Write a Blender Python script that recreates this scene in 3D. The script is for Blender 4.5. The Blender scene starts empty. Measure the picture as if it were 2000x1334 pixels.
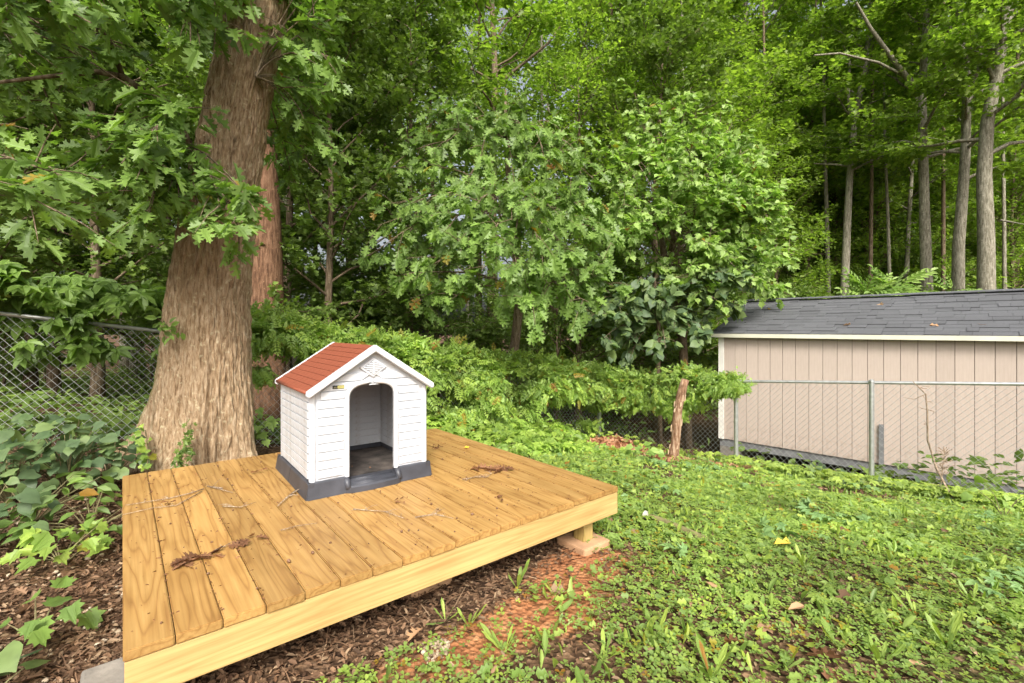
import bpy, bmesh, math, random
import numpy as np
from mathutils import Vector, Matrix, noise as mnoise
random.seed(7)
S = bpy.context.scene
C = S.collection
F = 927.0; HZ = 641.0; CH = 1.43
# ------------------------------------------------------------------ camera, sky, sun, exposure
cam = bpy.data.objects.new('camera', bpy.data.cameras.new('camera')); C.objects.link(cam)
cam.location = (0, 0, CH); cam.rotation_euler = (math.radians(90), 0, 0)
cam.data.sensor_width = 36; cam.data.lens = F / 2000 * 36
cam.data.shift_y = -(667 - HZ) / 2000
cam.data.clip_start = 0.05; cam.data.clip_end = 600
S.camera = cam
W = bpy.data.worlds.new('World'); S.world = W; W.use_nodes = True
wn = W.node_tree.nodes; wl = W.node_tree.links
bg = wn['Background']
sky = wn.new('ShaderNodeTexSky'); sky.sky_type = 'NISHITA'; sky.sun_disc = False
SUN_DIR = Vector((0.12, -0.85, 0.80)).normalized()      # towards the sun
sky.sun_elevation = math.asin(SUN_DIR.z); sky.sun_rotation = math.atan2(SUN_DIR.x, SUN_DIR.y)
sky.dust_density = 9.0; sky.air_density = 1.0; sky.ozone_density = 1.0
hz_ = wn.new('ShaderNodeHueSaturation'); hz_.inputs['Saturation'].default_value = .40; hz_.inputs['Value'].default_value = 1.1   # thin bright cloud veil
wl.new(sky.outputs[0], hz_.inputs['Color']); wl.new(hz_.outputs[0], bg.inputs[0]); bg.inputs[1].default_value = 0.125
sl = bpy.data.lights.new('sun', 'SUN'); sl.energy = 1.5; sl.angle = math.radians(14); sl.color = (1, 0.955, 0.88)
so = bpy.data.objects.new('sun', sl); C.objects.link(so)
so.rotation_euler = (-SUN_DIR).to_track_quat('-Z', 'Y').to_euler()
S.view_settings.view_transform = 'Standard'; S.view_settings.look = 'None'
S.view_settings.gamma = 1; S.view_settings.use_curve_mapping = False
S.view_settings.exposure = 0.95
S.cycles.use_denoising = True
S.cycles.max_bounces = 9; S.cycles.diffuse_bounces = 4; S.cycles.transmission_bounces = 6
S.cycles.sample_clamp_indirect = 8

# ------------------------------------------------------------------ helpers
def P(px, py, Y):
    return np.array([(px - 1000) / F * Y, Y, CH - (py - HZ) / F * Y])

def tag(o, label=None, cat=None, group=None, kind=None):
    if label: o['label'] = label
    if cat: o['category'] = cat
    if group: o['group'] = group
    if kind: o['kind'] = kind
    return o

def empty(name, loc=(0, 0, 0), rz=0, **k):
    o = bpy.data.objects.new(name, None); C.objects.link(o)
    o.location = loc; o.rotation_euler = (0, 0, rz); o.empty_display_size = .1
    return tag(o, **k)

class MB:
    def __init__(s): s.v = []; s.f = []; s.n = 0; s.r = []
    def add(s, v, f, r=0.0):
        v = np.asarray(v, float); s.v.append(v)
        for q in f: s.f.append([i + s.n for i in q]); s.r.append(r)
        s.n += len(v)
    def box(s, x0, x1, y0, y1, z0, z1, r=0.0):
        v = [(x, y, z) for z in (z0, z1) for y in (y0, y1) for x in (x0, x1)]
        s.add(v, [(0, 2, 3, 1), (4, 5, 7, 6), (0, 1, 5, 4), (2, 6, 7, 3), (0, 4, 6, 2), (1, 3, 7, 5)], r)
    def prism(s, poly, axis, a, b):
        """poly of 2-D points, pushed along axis from a to b (axis 1: poly is x,z; axis 0: y,z; axis 2: x,y)"""
        n = len(poly); v = []
        for t in (a, b):
            for p, q in poly:
                v.append((p, t, q) if axis == 1 else ((t, p, q) if axis == 0 else (p, q, t)))
        f = [tuple(range(n)), tuple(range(2 * n - 1, n - 1, -1))]
        f += [(i, i + n, (i + 1) % n + n, (i + 1) % n) for i in range(n)]
        s.add(v, f)
    def tube(s, pts, rad, n=6, cap=True):
        pts = np.asarray(pts, float); m = len(pts)
        rad = np.broadcast_to(np.asarray(rad, float), (m,))
        t = np.gradient(pts, axis=0); t /= np.linalg.norm(t, axis=1)[:, None] + 1e-9
        ref = np.array([0, 0, 1.]) if abs(t[0][2]) < .9 else np.array([1., 0, 0])
        vs = []
        for i in range(m):
            a = np.cross(t[i], ref); a /= np.linalg.norm(a) + 1e-9; b = np.cross(t[i], a)
            ref = np.cross(a, t[i]) if False else ref
            for k in range(n):
                th = 2 * math.pi * k / n
                vs.append(pts[i] + rad[i] * (a * math.cos(th) + b * math.sin(th)))
        f = []
        for i in range(m - 1):
            for k in range(n):
                k2 = (k + 1) % n
                f.append((i * n + k, i * n + k2, (i + 1) * n + k2, (i + 1) * n + k))
        if cap: f.append(tuple(range(n - 1, -1, -1))); f.append(tuple(range((m - 1) * n, m * n)))
        s.add(vs, f)
    def mesh(s, name, mat, smooth=False, recalc=True):
        me = bpy.data.meshes.new(name)
        v = np.concatenate(s.v) if s.v else np.zeros((0, 3))
        me.from_pydata([tuple(p) for p in v], [], s.f)
        if mat: me.materials.append(mat)
        if recalc:
            bm = bmesh.new(); bm.from_mesh(me); bmesh.ops.recalc_face_normals(bm, faces=bm.faces); bm.to_mesh(me); bm.free()
        if smooth: me.polygons.foreach_set('use_smooth', [True] * len(me.polygons))
        me.update(); return me
    def obj(s, name, mat, parent=None, smooth=False, bevel=0, **k):
        o = link(name, s.mesh(name, mat, smooth), parent)
        if bevel: bev(o, bevel)
        return tag(o, **k)

def link(name, me, parent=None, loc=None, rot=None, scale=None):
    o = bpy.data.objects.new(name, me); C.objects.link(o)
    if parent: o.parent = parent
    if loc is not None: o.location = loc
    if rot is not None: o.rotation_euler = rot
    if scale is not None: o.scale = scale
    return o

def bev(o, w, seg=2):
    bm = bmesh.new(); bm.from_mesh(o.data)
    es = [e for e in bm.edges if len(e.link_faces) == 2 and e.calc_face_angle(0) > .5]
    bmesh.ops.bevel(bm, geom=es, offset=w, segments=seg, affect='EDGES', profile=.6, clamp_overlap=True)
    bm.to_mesh(o.data); bm.free()
    return o

_cache = {}
def boxmesh(dx, dy, dz, mat, bw=0.0):
    k = (round(dx, 4), round(dy, 4), round(dz, 4), mat.name, bw)
    if k not in _cache:
        m = MB(); m.box(0, dx, 0, dy, 0, dz); me = m.mesh('board', mat)
        if bw:
            bm = bmesh.new(); bm.from_mesh(me)
            bmesh.ops.bevel(bm, geom=list(bm.edges), offset=bw, segments=1, affect='EDGES'); bm.to_mesh(me); bm.free()
        _cache[k] = me
    return _cache[k]

def fastmesh(name, V, loops, starts, totals, mat, rnd=None, smooth=False):
    me = bpy.data.meshes.new(name)
    me.vertices.add(len(V)); me.vertices.foreach_set('co', np.ascontiguousarray(V, np.float32).ravel())
    me.loops.add(len(loops)); me.loops.foreach_set('vertex_index', loops.astype(np.int32))
    me.polygons.add(len(starts)); me.polygons.foreach_set('loop_start', starts.astype(np.int32))
    try: me.polygons.foreach_set('loop_total', totals.astype(np.int32))
    except Exception: pass
    me.update(calc_edges=True)
    if rnd is not None:
        a = me.attributes.new('rnd', 'FLOAT', 'FACE'); a.data.foreach_set('value', rnd.astype(np.float32))
    if mat: me.materials.append(mat)
    if smooth: me.polygons.foreach_set('use_smooth', np.ones(len(starts), bool))
    me.validate(); return me

def scatter_mesh(name, parts, mat, smooth=False):
    """parts: list of (template verts, template faces, pos, R, scale, rnd) joined into one mesh"""
    Vs, Ls, Ss, Ts, Rs = [], [], [], [], []; vo = lo = 0
    for tv, tf, pos, R, sc, rnd in parts:
        N = len(pos)
        if N == 0: continue
        tv = np.asarray(tv, float); k = len(tv)
        v = pos[:, None, :] + np.einsum('nij,kj->nki', R, tv) * sc[:, None, None]
        fl = np.concatenate([np.array(f) for f in tf]); tot = np.array([len(f) for f in tf])
        st = np.concatenate([[0], np.cumsum(tot)[:-1]])
        Ls.append((fl[None] + (np.arange(N) * k)[:, None] + vo).ravel())
        Ss.append((st[None] + (np.arange(N) * len(fl))[:, None] + lo).ravel())
        Ts.append(np.tile(tot, N)); Rs.append(np.repeat(rnd, len(tf))); Vs.append(v.reshape(-1, 3))
        vo += N * k; lo += N * len(fl)
    return fastmesh(name, np.concatenate(Vs), np.concatenate(Ls), np.concatenate(Ss), np.concatenate(Ts), mat, np.concatenate(Rs), smooth)

def nrm(a): return a / (np.linalg.norm(a, axis=-1, keepdims=True) + 1e-9)
def frames(D, N):
    D = nrm(D); Sx = nrm(np.cross(D, N)); N2 = np.cross(Sx, D)
    return np.stack([Sx, D, N2], axis=-1)

def vnoise(x, y, s=1.0, seed=0):
    """smooth value noise 0..1, vectorised"""
    x = np.asarray(x) * s + 100 + seed * 17.3; y = np.asarray(y) * s + 100 + seed * 31.7
    xi = np.floor(x).astype(int); yi = np.floor(y).astype(int); fx = x - xi; fy = y - yi
    fx = fx * fx * (3 - 2 * fx); fy = fy * fy * (3 - 2 * fy)
    h = lambda a, b: np.modf(np.abs(np.sin(a * 127.1 + b * 311.7 + seed) * 43758.5453))[0]
    return (h(xi, yi) * (1 - fx) + h(xi + 1, yi) * fx) * (1 - fy) + (h(xi, yi + 1) * (1 - fx) + h(xi + 1, yi + 1) * fx) * fy
def fnoise(x, y, s=1.0, seed=0): return (vnoise(x, y, s, seed) * .55 + vnoise(x, y, s * 2.1, seed + 1) * .3 + vnoise(x, y, s * 4.3, seed + 2) * .15)

# ------------------------------------------------------------------ materials
def mat(name):
    m = bpy.data.materials.new(name); m.use_nodes = True
    nt = m.node_tree; return m, nt.nodes, nt.links, nt.nodes['Principled BSDF']
def N_(n, t, **k):
    q = n.new(t)
    for a, b in k.items(): setattr(q, a, b)
    return q
def ramp(n, stops):
    r = n.new('ShaderNodeValToRGB'); e = r.color_ramp.elements
    e[0].position, e[0].color = stops[0][0], (*stops[0][1], 1)
    e[1].position, e[1].color = stops[-1][0], (*stops[-1][1], 1)
    for p, c in stops[1:-1]:
        q = e.new(p); q.color = (*c, 1)
    return r
def mixc(n, l, f, a, b, mode='MIX'):
    m = n.new('ShaderNodeMix'); m.data_type = 'RGBA'; m.blend_type = mode
    for sock, v in ((m.inputs[0], f), (m.inputs[6], a), (m.inputs[7], b)):
        if hasattr(v, 'is_linked') or hasattr(v, 'links'): l.new(v, sock)
        elif isinstance(v, (int, float)): sock.default_value = v
        else: sock.default_value = (*v, 1)
    return m.outputs[2]

def leaf_mat(name, cols, trans=.38, tcol=None, rough=.42, spec=.32, yellow=0.0):
    m, n, l, b = mat(name)
    at = N_(n, 'ShaderNodeAttribute', attribute_name='rnd'); oi = n.new('ShaderNodeObjectInfo')
    ad = N_(n, 'ShaderNodeMath', operation='ADD'); l.new(at.outputs['Fac'], ad.inputs[0]); l.new(oi.outputs['Random'], ad.inputs[1])
    fr = N_(n, 'ShaderNodeMath', operation='FRACT'); l.new(ad.outputs[0], fr.inputs[0])
    k = len(cols); st = [(i / (k - 1) if k > 1 else 0, c) for i, c in enumerate(cols)]
    if yellow: st = [(p * (1 - yellow), c) for p, c in st] + [(1 - yellow * .5, (.30, .24, .03)), (1, (.28, .13, .03))]
    r = ramp(n, st); l.new(fr.outputs[0], r.inputs[0])
    tc = N_(n, 'ShaderNodeTexCoord'); no = N_(n, 'ShaderNodeTexNoise'); no.inputs['Scale'].default_value = 1.3
    l.new(tc.outputs['Object'], no.inputs['Vector'])
    hs = n.new('ShaderNodeHueSaturation'); l.new(r.outputs[0], hs.inputs['Color'])
    mr = N_(n, 'ShaderNodeMapRange'); l.new(no.outputs[0], mr.inputs[0]); mr.inputs[1].default_value = .3; mr.inputs[2].default_value = .7
    mr.inputs[3].default_value = .8; mr.inputs[4].default_value = 1.25; l.new(mr.outputs[0], hs.inputs['Value'])
    l.new(hs.outputs[0], b.inputs['Base Color']); b.inputs['Roughness'].default_value = rough
    b.inputs['Specular IOR Level'].default_value = spec
    tr = n.new('ShaderNodeBsdfTranslucent')
    l.new(mixc(n, l, 1.0, hs.outputs[0], tcol or (1.25, 1.45, .55), 'MULTIPLY'), tr.inputs[0])
    mx = n.new('ShaderNodeMixShader'); mx.inputs[0].default_value = trans
    l.new(b.outputs[0], mx.inputs[1]); l.new(tr.outputs[0], mx.inputs[2])
    l.new(mx.outputs[0], n['Material Output'].inputs[0])
    return m

M = {}
M['oak_leaf'] = leaf_mat('oak_leaf', [(0.109, 0.180, 0.042), (0.166, 0.265, 0.058), (0.224, 0.345, 0.078), (0.134, 0.215, 0.058)], yellow=.012)
M['bright_leaf'] = leaf_mat('bright_leaf', [(0.168, 0.270, 0.063), (0.264, 0.390, 0.091), (0.348, 0.480, 0.140), (0.216, 0.330, 0.091)], yellow=.01)
M['vine_leaf'] = leaf_mat('vine_leaf', [(0.159, 0.255, 0.050), (0.244, 0.367, 0.066), (0.342, 0.459, 0.083), (0.195, 0.296, 0.061)], yellow=.05)
M['forest_leaf'] = leaf_mat('forest_leaf', [(0.127, 0.196, 0.036), (0.201, 0.294, 0.054), (0.287, 0.382, 0.072), (0.161, 0.245, 0.048)], trans=.58)
M['dark_leaf'] = leaf_mat('dark_leaf', [(0.094, 0.150, 0.035), (0.138, 0.210, 0.046), (0.194, 0.275, 0.061)], trans=.35)
M['broad_leaf'] = leaf_mat('broad_leaf', [(.10, .165, .055), (0.085, 0.136, 0.068), (0.114, 0.170, 0.077), (0.152, 0.221, 0.081), (0.190, 0.264, 0.081)], trans=.3, rough=.5)
M['lawn_leaf'] = leaf_mat('lawn_leaf', [(0.155, 0.245, 0.053), (0.263, 0.362, 0.076), (0.371, 0.467, 0.092), (0.203, 0.303, 0.092), (0.323, 0.420, 0.069)], yellow=.03)
M['blue_leaf'] = leaf_mat('blue_leaf', [(.14, .24, .085), (.19, .30, .10)], trans=.2)

def bark_mat(name, c1, c2, c3, moss=0.0, scale=1.0, bump=.5):
    m, n, l, b = mat(name)
    tc = n.new('ShaderNodeTexCoord'); mp = n.new('ShaderNodeMapping'); l.new(tc.outputs['Object'], mp.inputs[0])
    mp.inputs['Scale'].default_value = (9 * scale, 9 * scale, 1.6 * scale)
    no = n.new('ShaderNodeTexNoise'); no.inputs['Scale'].default_value = 3; no.inputs['Detail'].default_value = 8; no.inputs['Roughness'].default_value = .7
    l.new(mp.outputs[0], no.inputs['Vector'])
    r = ramp(n, [(.36, c1), (.49, c2), (.62, c3)]); l.new(no.outputs[0], r.inputs[0]); col = r.outputs[0]
    n2 = n.new('ShaderNodeTexNoise'); n2.inputs['Scale'].default_value = 1.6; n2.inputs['Detail'].default_value = 6; l.new(tc.outputs['Object'], n2.inputs['Vector'])
    n3 = n.new('ShaderNodeTexNoise'); n3.inputs['Scale'].default_value = 24; n3.inputs['Detail'].default_value = 4; l.new(tc.outputs['Object'], n3.inputs['Vector'])
    rl = ramp(n, [(.60, (0, 0, 0)), (.70, (1, 1, 1))]); l.new(n3.outputs[0], rl.inputs[0])
    rm_ = N_(n, 'ShaderNodeMath', operation='MULTIPLY'); l.new(rl.outputs[0], rm_.inputs[0]); rm_.inputs[1].default_value = .45
    col = mixc(n, l, rm_.outputs[0], col, tuple(min(.8, x * 1.7) for x in c3))
    if moss:
        ge = n.new('ShaderNodeNewGeometry'); sx = n.new('ShaderNodeSeparateXYZ'); l.new(ge.outputs['Normal'], sx.inputs[0])
        a = N_(n, 'ShaderNodeMapRange'); l.new(sx.outputs[0], a.inputs[0]); a.inputs[1].default_value = -.35; a.inputs[2].default_value = -.95
        mu = N_(n, 'ShaderNodeMath', operation='MULTIPLY'); l.new(a.outputs[0], mu.inputs[0]); 
        r2 = ramp(n, [(.35, (0, 0, 0)), (.6, (1, 1, 1))]); l.new(n2.outputs[0], r2.inputs[0]); l.new(r2.outputs[0], mu.inputs[1])
        mu2 = N_(n, 'ShaderNodeMath', operation='MULTIPLY'); l.new(mu.outputs[0], mu2.inputs[0]); mu2.inputs[1].default_value = moss
        col = mixc(n, l, mu2.outputs[0], col, (.24, .25, .08))
    l.new(col, b.inputs['Base Color']); b.inputs['Roughness'].default_value = .9; b.inputs['Specular IOR Level'].default_value = .15
    bu = n.new('ShaderNodeBump'); bu.inputs['Strength'].default_value = bump; bu.inputs['Distance'].default_value = .02
    l.new(no.outputs[0], bu.inputs['Height']); l.new(bu.outputs[0], b.inputs['Normal'])
    return m
M['oak_bark'] = bark_mat('oak_bark', (.20, .125, .066), (.41, .285, .168), (.56, .43, .29), moss=.9, bump=1.5, scale=2.0)
M['grey_bark'] = bark_mat('grey_bark', (.10, .09, .06), (.20, .185, .135), (.32, .30, .235), bump=.8)
M['brown_bark'] = bark_mat('brown_bark', (.07, .05, .03), (.15, .11, .07), (.24, .19, .13), bump=.6)
M['red_bark'] = bark_mat('red_bark', (.07, .038, .022), (.15, .08, .045), (.24, .14, .085), bump=.8)
M['stem'] = bark_mat('stem', (.10, .08, .04), (.16, .14, .07), (.22, .2, .1), bump=.2)
M['twig'] = bark_mat('twig', (.13, .09, .06), (.26, .19, .13), (.42, .35, .27), scale=3, bump=.3)

def simple(name, col, rough=.6, metal=0, spec=.5, var=.0, vs=8.0, bump=0, bs=60):
    m, n, l, b = mat(name)
    b.inputs['Roughness'].default_value = rough; b.inputs['Metallic'].default_value = metal; b.inputs['Specular IOR Level'].default_value = spec
    tc = n.new('ShaderNodeTexCoord')
    no = n.new('ShaderNodeTexNoise'); no.inputs['Scale'].default_value = vs; no.inputs['Detail'].default_value = 6; l.new(tc.outputs['Object'], no.inputs['Vector'])
    r = ramp(n, [(.3, tuple(c * (1 - var) for c in col)), (.7, tuple(min(1, c * (1 + var)) for c in col))]); l.new(no.outputs[0], r.inputs[0])
    l.new(r.outputs[0], b.inputs['Base Color'])
    if bump:
        n2 = n.new('ShaderNodeTexNoise'); n2.inputs['Scale'].default_value = bs; n2.inputs['Detail'].default_value = 5; l.new(tc.outputs['Object'], n2.inputs['Vector'])
        bu = n.new('ShaderNodeBump'); bu.inputs['Strength'].default_value = bump; bu.inputs['Distance'].default_value = .004
        l.new(n2.outputs[0], bu.inputs['Height']); l.new(bu.outputs[0], b.inputs['Normal'])
    return m
M['white_plastic'] = simple('white_plastic', (.585, .605, .635), .42, var=.04, vs=5, bump=.12, bs=140)
def dirty(m, z0, z1, col, amt):
    n, l = m.node_tree.nodes, m.node_tree.links; b = n['Principled BSDF']; src = b.inputs['Base Color'].links[0].from_socket
    tc = n.new('ShaderNodeTexCoord'); sx = n.new('ShaderNodeSeparateXYZ'); l.new(tc.outputs['Object'], sx.inputs[0])
    mr = N_(n, 'ShaderNodeMapRange'); l.new(sx.outputs[2], mr.inputs[0]); mr.inputs[1].default_value = z0; mr.inputs[2].default_value = z1; mr.inputs[3].default_value = 1; mr.inputs[4].default_value = .12
    no = n.new('ShaderNodeTexNoise'); no.inputs['Scale'].default_value = 11; no.inputs['Detail'].default_value = 9; no.inputs['Roughness'].default_value = .75; l.new(tc.outputs['Object'], no.inputs['Vector'])
    r = ramp(n, [(.48, (0, 0, 0)), (.78, (1, 1, 1))]); l.new(no.outputs[0], r.inputs[0])
    mu = N_(n, 'ShaderNodeMath', operation='MULTIPLY'); l.new(mr.outputs[0], mu.inputs[0]); l.new(r.outputs[0], mu.inputs[1])
    m2 = N_(n, 'ShaderNodeMath', operation='MULTIPLY'); l.new(mu.outputs[0], m2.inputs[0]); m2.inputs[1].default_value = amt
    l.new(mixc(n, l, m2.outputs[0], src, col), b.inputs['Base Color'])
dirty(M['white_plastic'], .08, .45, (.30, .25, .19), .8)
M['base_plastic'] = simple('base_plastic', (.050, .053, .064), .42, var=.25, vs=9, bump=.2)
M['red_plastic'] = simple('red_plastic', (.235, .062, .030), .65, var=.15, vs=12, bump=.2)
M['red_light'] = simple('red_light', (.36, .13, .075), .6, var=.15, vs=12)
M['tray_dirt'] = simple('tray_dirt', (.070, .058, .050), .9, var=.7, vs=10, bump=1.0, bs=40)
M['metal'] = simple('metal', (.50, .51, .50), .42, metal=.75, var=.15, vs=20)
M['wire'] = simple('wire', (.42, .43, .42), .5, metal=.55, var=.2, vs=20)
M['trim_white'] = simple('trim_white', (.74, .72, .66), .55, var=.08, vs=5)
M['fascia_cream'] = simple('fascia_cream', (.66, .65, .52), .6, var=.1, vs=4)
M['skid'] = simple('skid', (.17, .175, .18), .8, var=.25, vs=6, bump=.4)
M['concrete'] = simple('concrete', (.22, .20, .17), .95, var=.25, vs=14, bump=.8, bs=50)
M['clay_block'] = simple('clay_block', (.44, .26, .14), .95, var=.2, vs=9, bump=.7, bs=50)
M['acorn'] = simple('acorn', (.16, .08, .04), .45, var=.4, vs=40)
M['black'] = simple('black', (.02, .02, .02), .5)
M['label_yellow'] = simple('label_yellow', (.55, .50, .12), .5)
M['pvc'] = simple('pvc', (.62, .58, .48), .5, var=.15)
M['pvc_muddy'] = simple('pvc_muddy', (.17, .15, .06), .9, var=.4, vs=12, bump=.6)
M['plate'] = simple('plate', (.62, .55, .42), .7, var=.1)
M['pale_wood'] = simple('pale_wood', (.42, .30, .19), .8, var=.3, vs=6, bump=.5)
M['orange_wood'] = bark_mat('orange_wood', (.10, .05, .025), (.26, .15, .09), (.42, .31, .21), scale=1.2, bump=1.2)
M['dead_leaf'] = leaf_mat('dead_leaf', [(.10, .045, .022), (.19, .09, .04), (.28, .14, .065), (.15, .07, .035)], trans=.15, tcol=(1.2, .9, .5), rough=.7)
M['tan_leaf'] = leaf_mat('tan_leaf', [(.42, .25, .13), (.5, .32, .18)], trans=.2, tcol=(1.1, .9, .6), rough=.7)
M['yellow_leaf'] = leaf_mat('yellow_leaf', [(.75, .50, .05), (.8, .55, .08)], trans=.2, tcol=(1.1, 1, .4))
M['litter'] = leaf_mat('litter', [(.05, .028, .015), (.14, .075, .038), (.25, .15, .085), (.09, .048, .027), (.36, .25, .15)], trans=.08, tcol=(1.2, 1, .7), rough=.8)
M['pile'] = leaf_mat('pile', [(.22, .095, .045), (.34, .17, .085), (.46, .27, .16), (.28, .12, .06)], trans=.1, tcol=(1.2, 1, .7), rough=.75)
M['pebble'] = leaf_mat('pebble', [(.16, .11, .07), (.34, .26, .17), (.50, .42, .31), (.25, .15, .09)], trans=0, rough=.8)
M['wing_brown'] = M['dead_leaf']

def wood_mat(name, c1, c2, c3, axis=1, wet=.0, dirt=.35):
    m, n, l, b = mat(name)
    tc = n.new('ShaderNodeTexCoord'); oi = n.new('ShaderNodeObjectInfo')
    sc = N_(n, 'ShaderNodeVectorMath', operation='SCALE'); cb = n.new('ShaderNodeCombineXYZ')
    for i, k in enumerate((7.3, 13.1, 3.7)):
        mm = N_(n, 'ShaderNodeMath', operation='MULTIPLY'); l.new(oi.outputs['Random'], mm.inputs[0]); mm.inputs[1].default_value = k; l.new(mm.outputs[0], cb.inputs[i])
    ad = N_(n, 'ShaderNodeVectorMath', operation='ADD'); l.new(tc.outputs['Object'], ad.inputs[0]); l.new(cb.outputs[0], ad.inputs[1])
    mp = n.new('ShaderNodeMapping'); l.new(ad.outputs[0], mp.inputs[0])
    s = [7.0, 7.0, 7.0]; s[axis] = .55; mp.inputs['Scale'].default_value = s
    n1 = n.new('ShaderNodeTexNoise'); n1.inputs['Scale'].default_value = 1.0; n1.inputs['Detail'].default_value = 2; l.new(mp.outputs[0], n1.inputs['Vector'])
    # growth rings: bands of a smooth field
    ml = N_(n, 'ShaderNodeMath', operation='MULTIPLY'); l.new(n1.outputs[0], ml.inputs[0]); ml.inputs[1].default_value = 11
    fr = N_(n, 'ShaderNodeMath', operation='PINGPONG'); l.new(ml.outputs[0], fr.inputs[0]); fr.inputs[1].default_value = .5
    r = ramp(n, [(0.0, c1), (.22, c2), (.75, c3), (1, c3)])
    m2 = N_(n, 'ShaderNodeMath', operation='MULTIPLY'); l.new(fr.outputs[0], m2.inputs[0]); m2.inputs[1].default_value = 2
    l.new(m2.outputs[0], r.inputs[0]); col = r.outputs[0]
    mp2 = n.new('ShaderNodeMapping'); l.new(ad.outputs[0], mp2.inputs[0]); s2 = [90., 90., 90.]; s2[axis] = 2.5; mp2.inputs['Scale'].default_value = s2
    n2 = n.new('ShaderNodeTexNoise'); n2.inputs['Scale'].default_value = 1; n2.inputs['Detail'].default_value = 3; l.new(mp2.outputs[0], n2.inputs['Vector'])
    r2 = ramp(n, [(.3, (.78, .74, .68)), (.65, (1.06, 1.06, 1.06))]); l.new(n2.outputs[0], r2.inputs[0])
    col = mixc(n, l, .8, col, r2.outputs[0], 'MULTIPLY')
    # knots
    vo = N_(n, 'ShaderNodeTexVoronoi'); mp3 = n.new('ShaderNodeMapping'); l.new(ad.outputs[0], mp3.inputs[0]); s3 = [4.5, 4.5, 1.]; s3 = [3.6] * 3; s3[axis] = 1.5; mp3.inputs['Scale'].default_value = s3
    l.new(mp3.outputs[0], vo.inputs['Vector']); vo.inputs['Scale'].default_value = 1
    rk = ramp(n, [(.015, (1, 1, 1)), (.045, (0, 0, 0))]); l.new(vo.outputs['Distance'], rk.inputs[0])
    col = mixc(n, l, rk.outputs[0], col, (.10, .05, .02))
    # weather patches
    n3 = n.new('ShaderNodeTexNoise'); n3.inputs['Scale'].default_value = 2.6; n3.inputs['Detail'].default_value = 5; l.new(ad.outputs[0], n3.inputs['Vector'])
    r3 = ramp(n, [(.35, (.78, .74, .68)), (.55, (1, 1, 1)), (.75, (1.08, 1.06, 1.1))]); l.new(n3.outputs[0], r3.inputs[0])
    col = mixc(n, l, dirt * 2 if dirt < .5 else 1.0, col, r3.outputs[0], 'MULTIPLY')
    hs = n.new('ShaderNodeHueSaturation'); l.new(col, hs.inputs['Color'])
    mr = N_(n, 'ShaderNodeMapRange'); l.new(oi.outputs['Random'], mr.inputs[0]); mr.inputs[3].default_value = .80; mr.inputs[4].default_value = 1.12; l.new(mr.outputs[0], hs.inputs['Value'])
    l.new(hs.outputs[0], b.inputs['Base Color']); b.inputs['Roughness'].default_value = .55; b.inputs['Specular IOR Level'].default_value = .35
    bu = n.new('ShaderNodeBump'); bu.inputs['Strength'].default_value = .25; bu.inputs['Distance'].default_value = .002
    l.new(n2.outputs[0], bu.inputs['Height']); l.new(bu.outputs[0], b.inputs['Normal'])
    return m
M['deck'] = wood_mat('deck', (.30, .160, .050), (.385, .220, .070), (.43, .258, .088), 1)
M['deck_rim'] = wood_mat('deck_rim', (.44, .285, .11), (.48, .32, .125), (.52, .355, .145), 0, dirt=.2)
M['deck_post'] = wood_mat('deck_post', (.25, .18, .06), (.36, .27, .09), (.42, .31, .12), 2)

def siding_mat():
    m, n, l, b = mat('siding'); tc = n.new('ShaderNodeTexCoord'); mp = n.new('ShaderNodeMapping'); l.new(tc.outputs['Object'], mp.inputs[0])
    mp.inputs['Scale'].default_value = (90, 90, 3)
    no = n.new('ShaderNodeTexNoise'); no.inputs['Scale'].default_value = 1; no.inputs['Detail'].default_value = 4; l.new(mp.outputs[0], no.inputs['Vector'])
    oi = n.new('ShaderNodeObjectInfo')
    r = ramp(n, [(.3, (.455, .375, .318)), (.7, (.51, .425, .365))]); l.new(no.outputs[0], r.inputs[0])
    hs = n.new('ShaderNodeHueSaturation'); l.new(r.outputs[0], hs.inputs['Color'])
    mr = N_(n, 'ShaderNodeMapRange'); l.new(oi.outputs['Random'], mr.inputs[0]); mr.inputs[3].default_value = .97; mr.inputs[4].default_value = 1.03; l.new(mr.outputs[0], hs.inputs['Value'])
    l.new(hs.outputs[0], b.inputs['Base Color']); b.inputs['Roughness'].default_value = .75
    bu = n.new('ShaderNodeBump'); bu.inputs['Strength'].default_value = .4; bu.inputs['Distance'].default_value = .002
    l.new(no.outputs[0], bu.inputs['Height']); l.new(bu.outputs[0], b.inputs['Normal']); return m
M['siding'] = siding_mat(); dirty(M['siding'], .0, .45, (.22, .15, .10), .9)
def shingle_mat():
    m, n, l, b = mat('shingle'); tc = n.new('ShaderNodeTexCoord'); oi = n.new('ShaderNodeObjectInfo')
    no = n.new('ShaderNodeTexNoise'); no.inputs['Scale'].default_value = 160; no.inputs['Detail'].default_value = 2; l.new(tc.outputs['Object'], no.inputs['Vector'])
    r = ramp(n, [(.3, (.062, .064, .07)), (.7, (.125, .128, .138))]); l.new(no.outputs[0], r.inputs[0])
    hs = n.new('ShaderNodeHueSaturation'); l.new(r.outputs[0], hs.inputs['Color'])
    mr = N_(n, 'ShaderNodeMapRange'); l.new(oi.outputs['Random'], mr.inputs[0]); mr.inputs[3].default_value = .88; mr.inputs[4].default_value = 1.08; l.new(mr.outputs[0], hs.inputs['Value'])
    l.new(hs.outputs[0], b.inputs['Base Color']); b.inputs['Roughness'].default_value = .85
    bu = n.new('ShaderNodeBump'); bu.inputs['Strength'].default_value = .6; bu.inputs['Distance'].default_value = .003
    l.new(no.outputs[0], bu.inputs['Height']); l.new(bu.outputs[0], b.inputs['Normal']); return m
M['shingle'] = shingle_mat()

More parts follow.
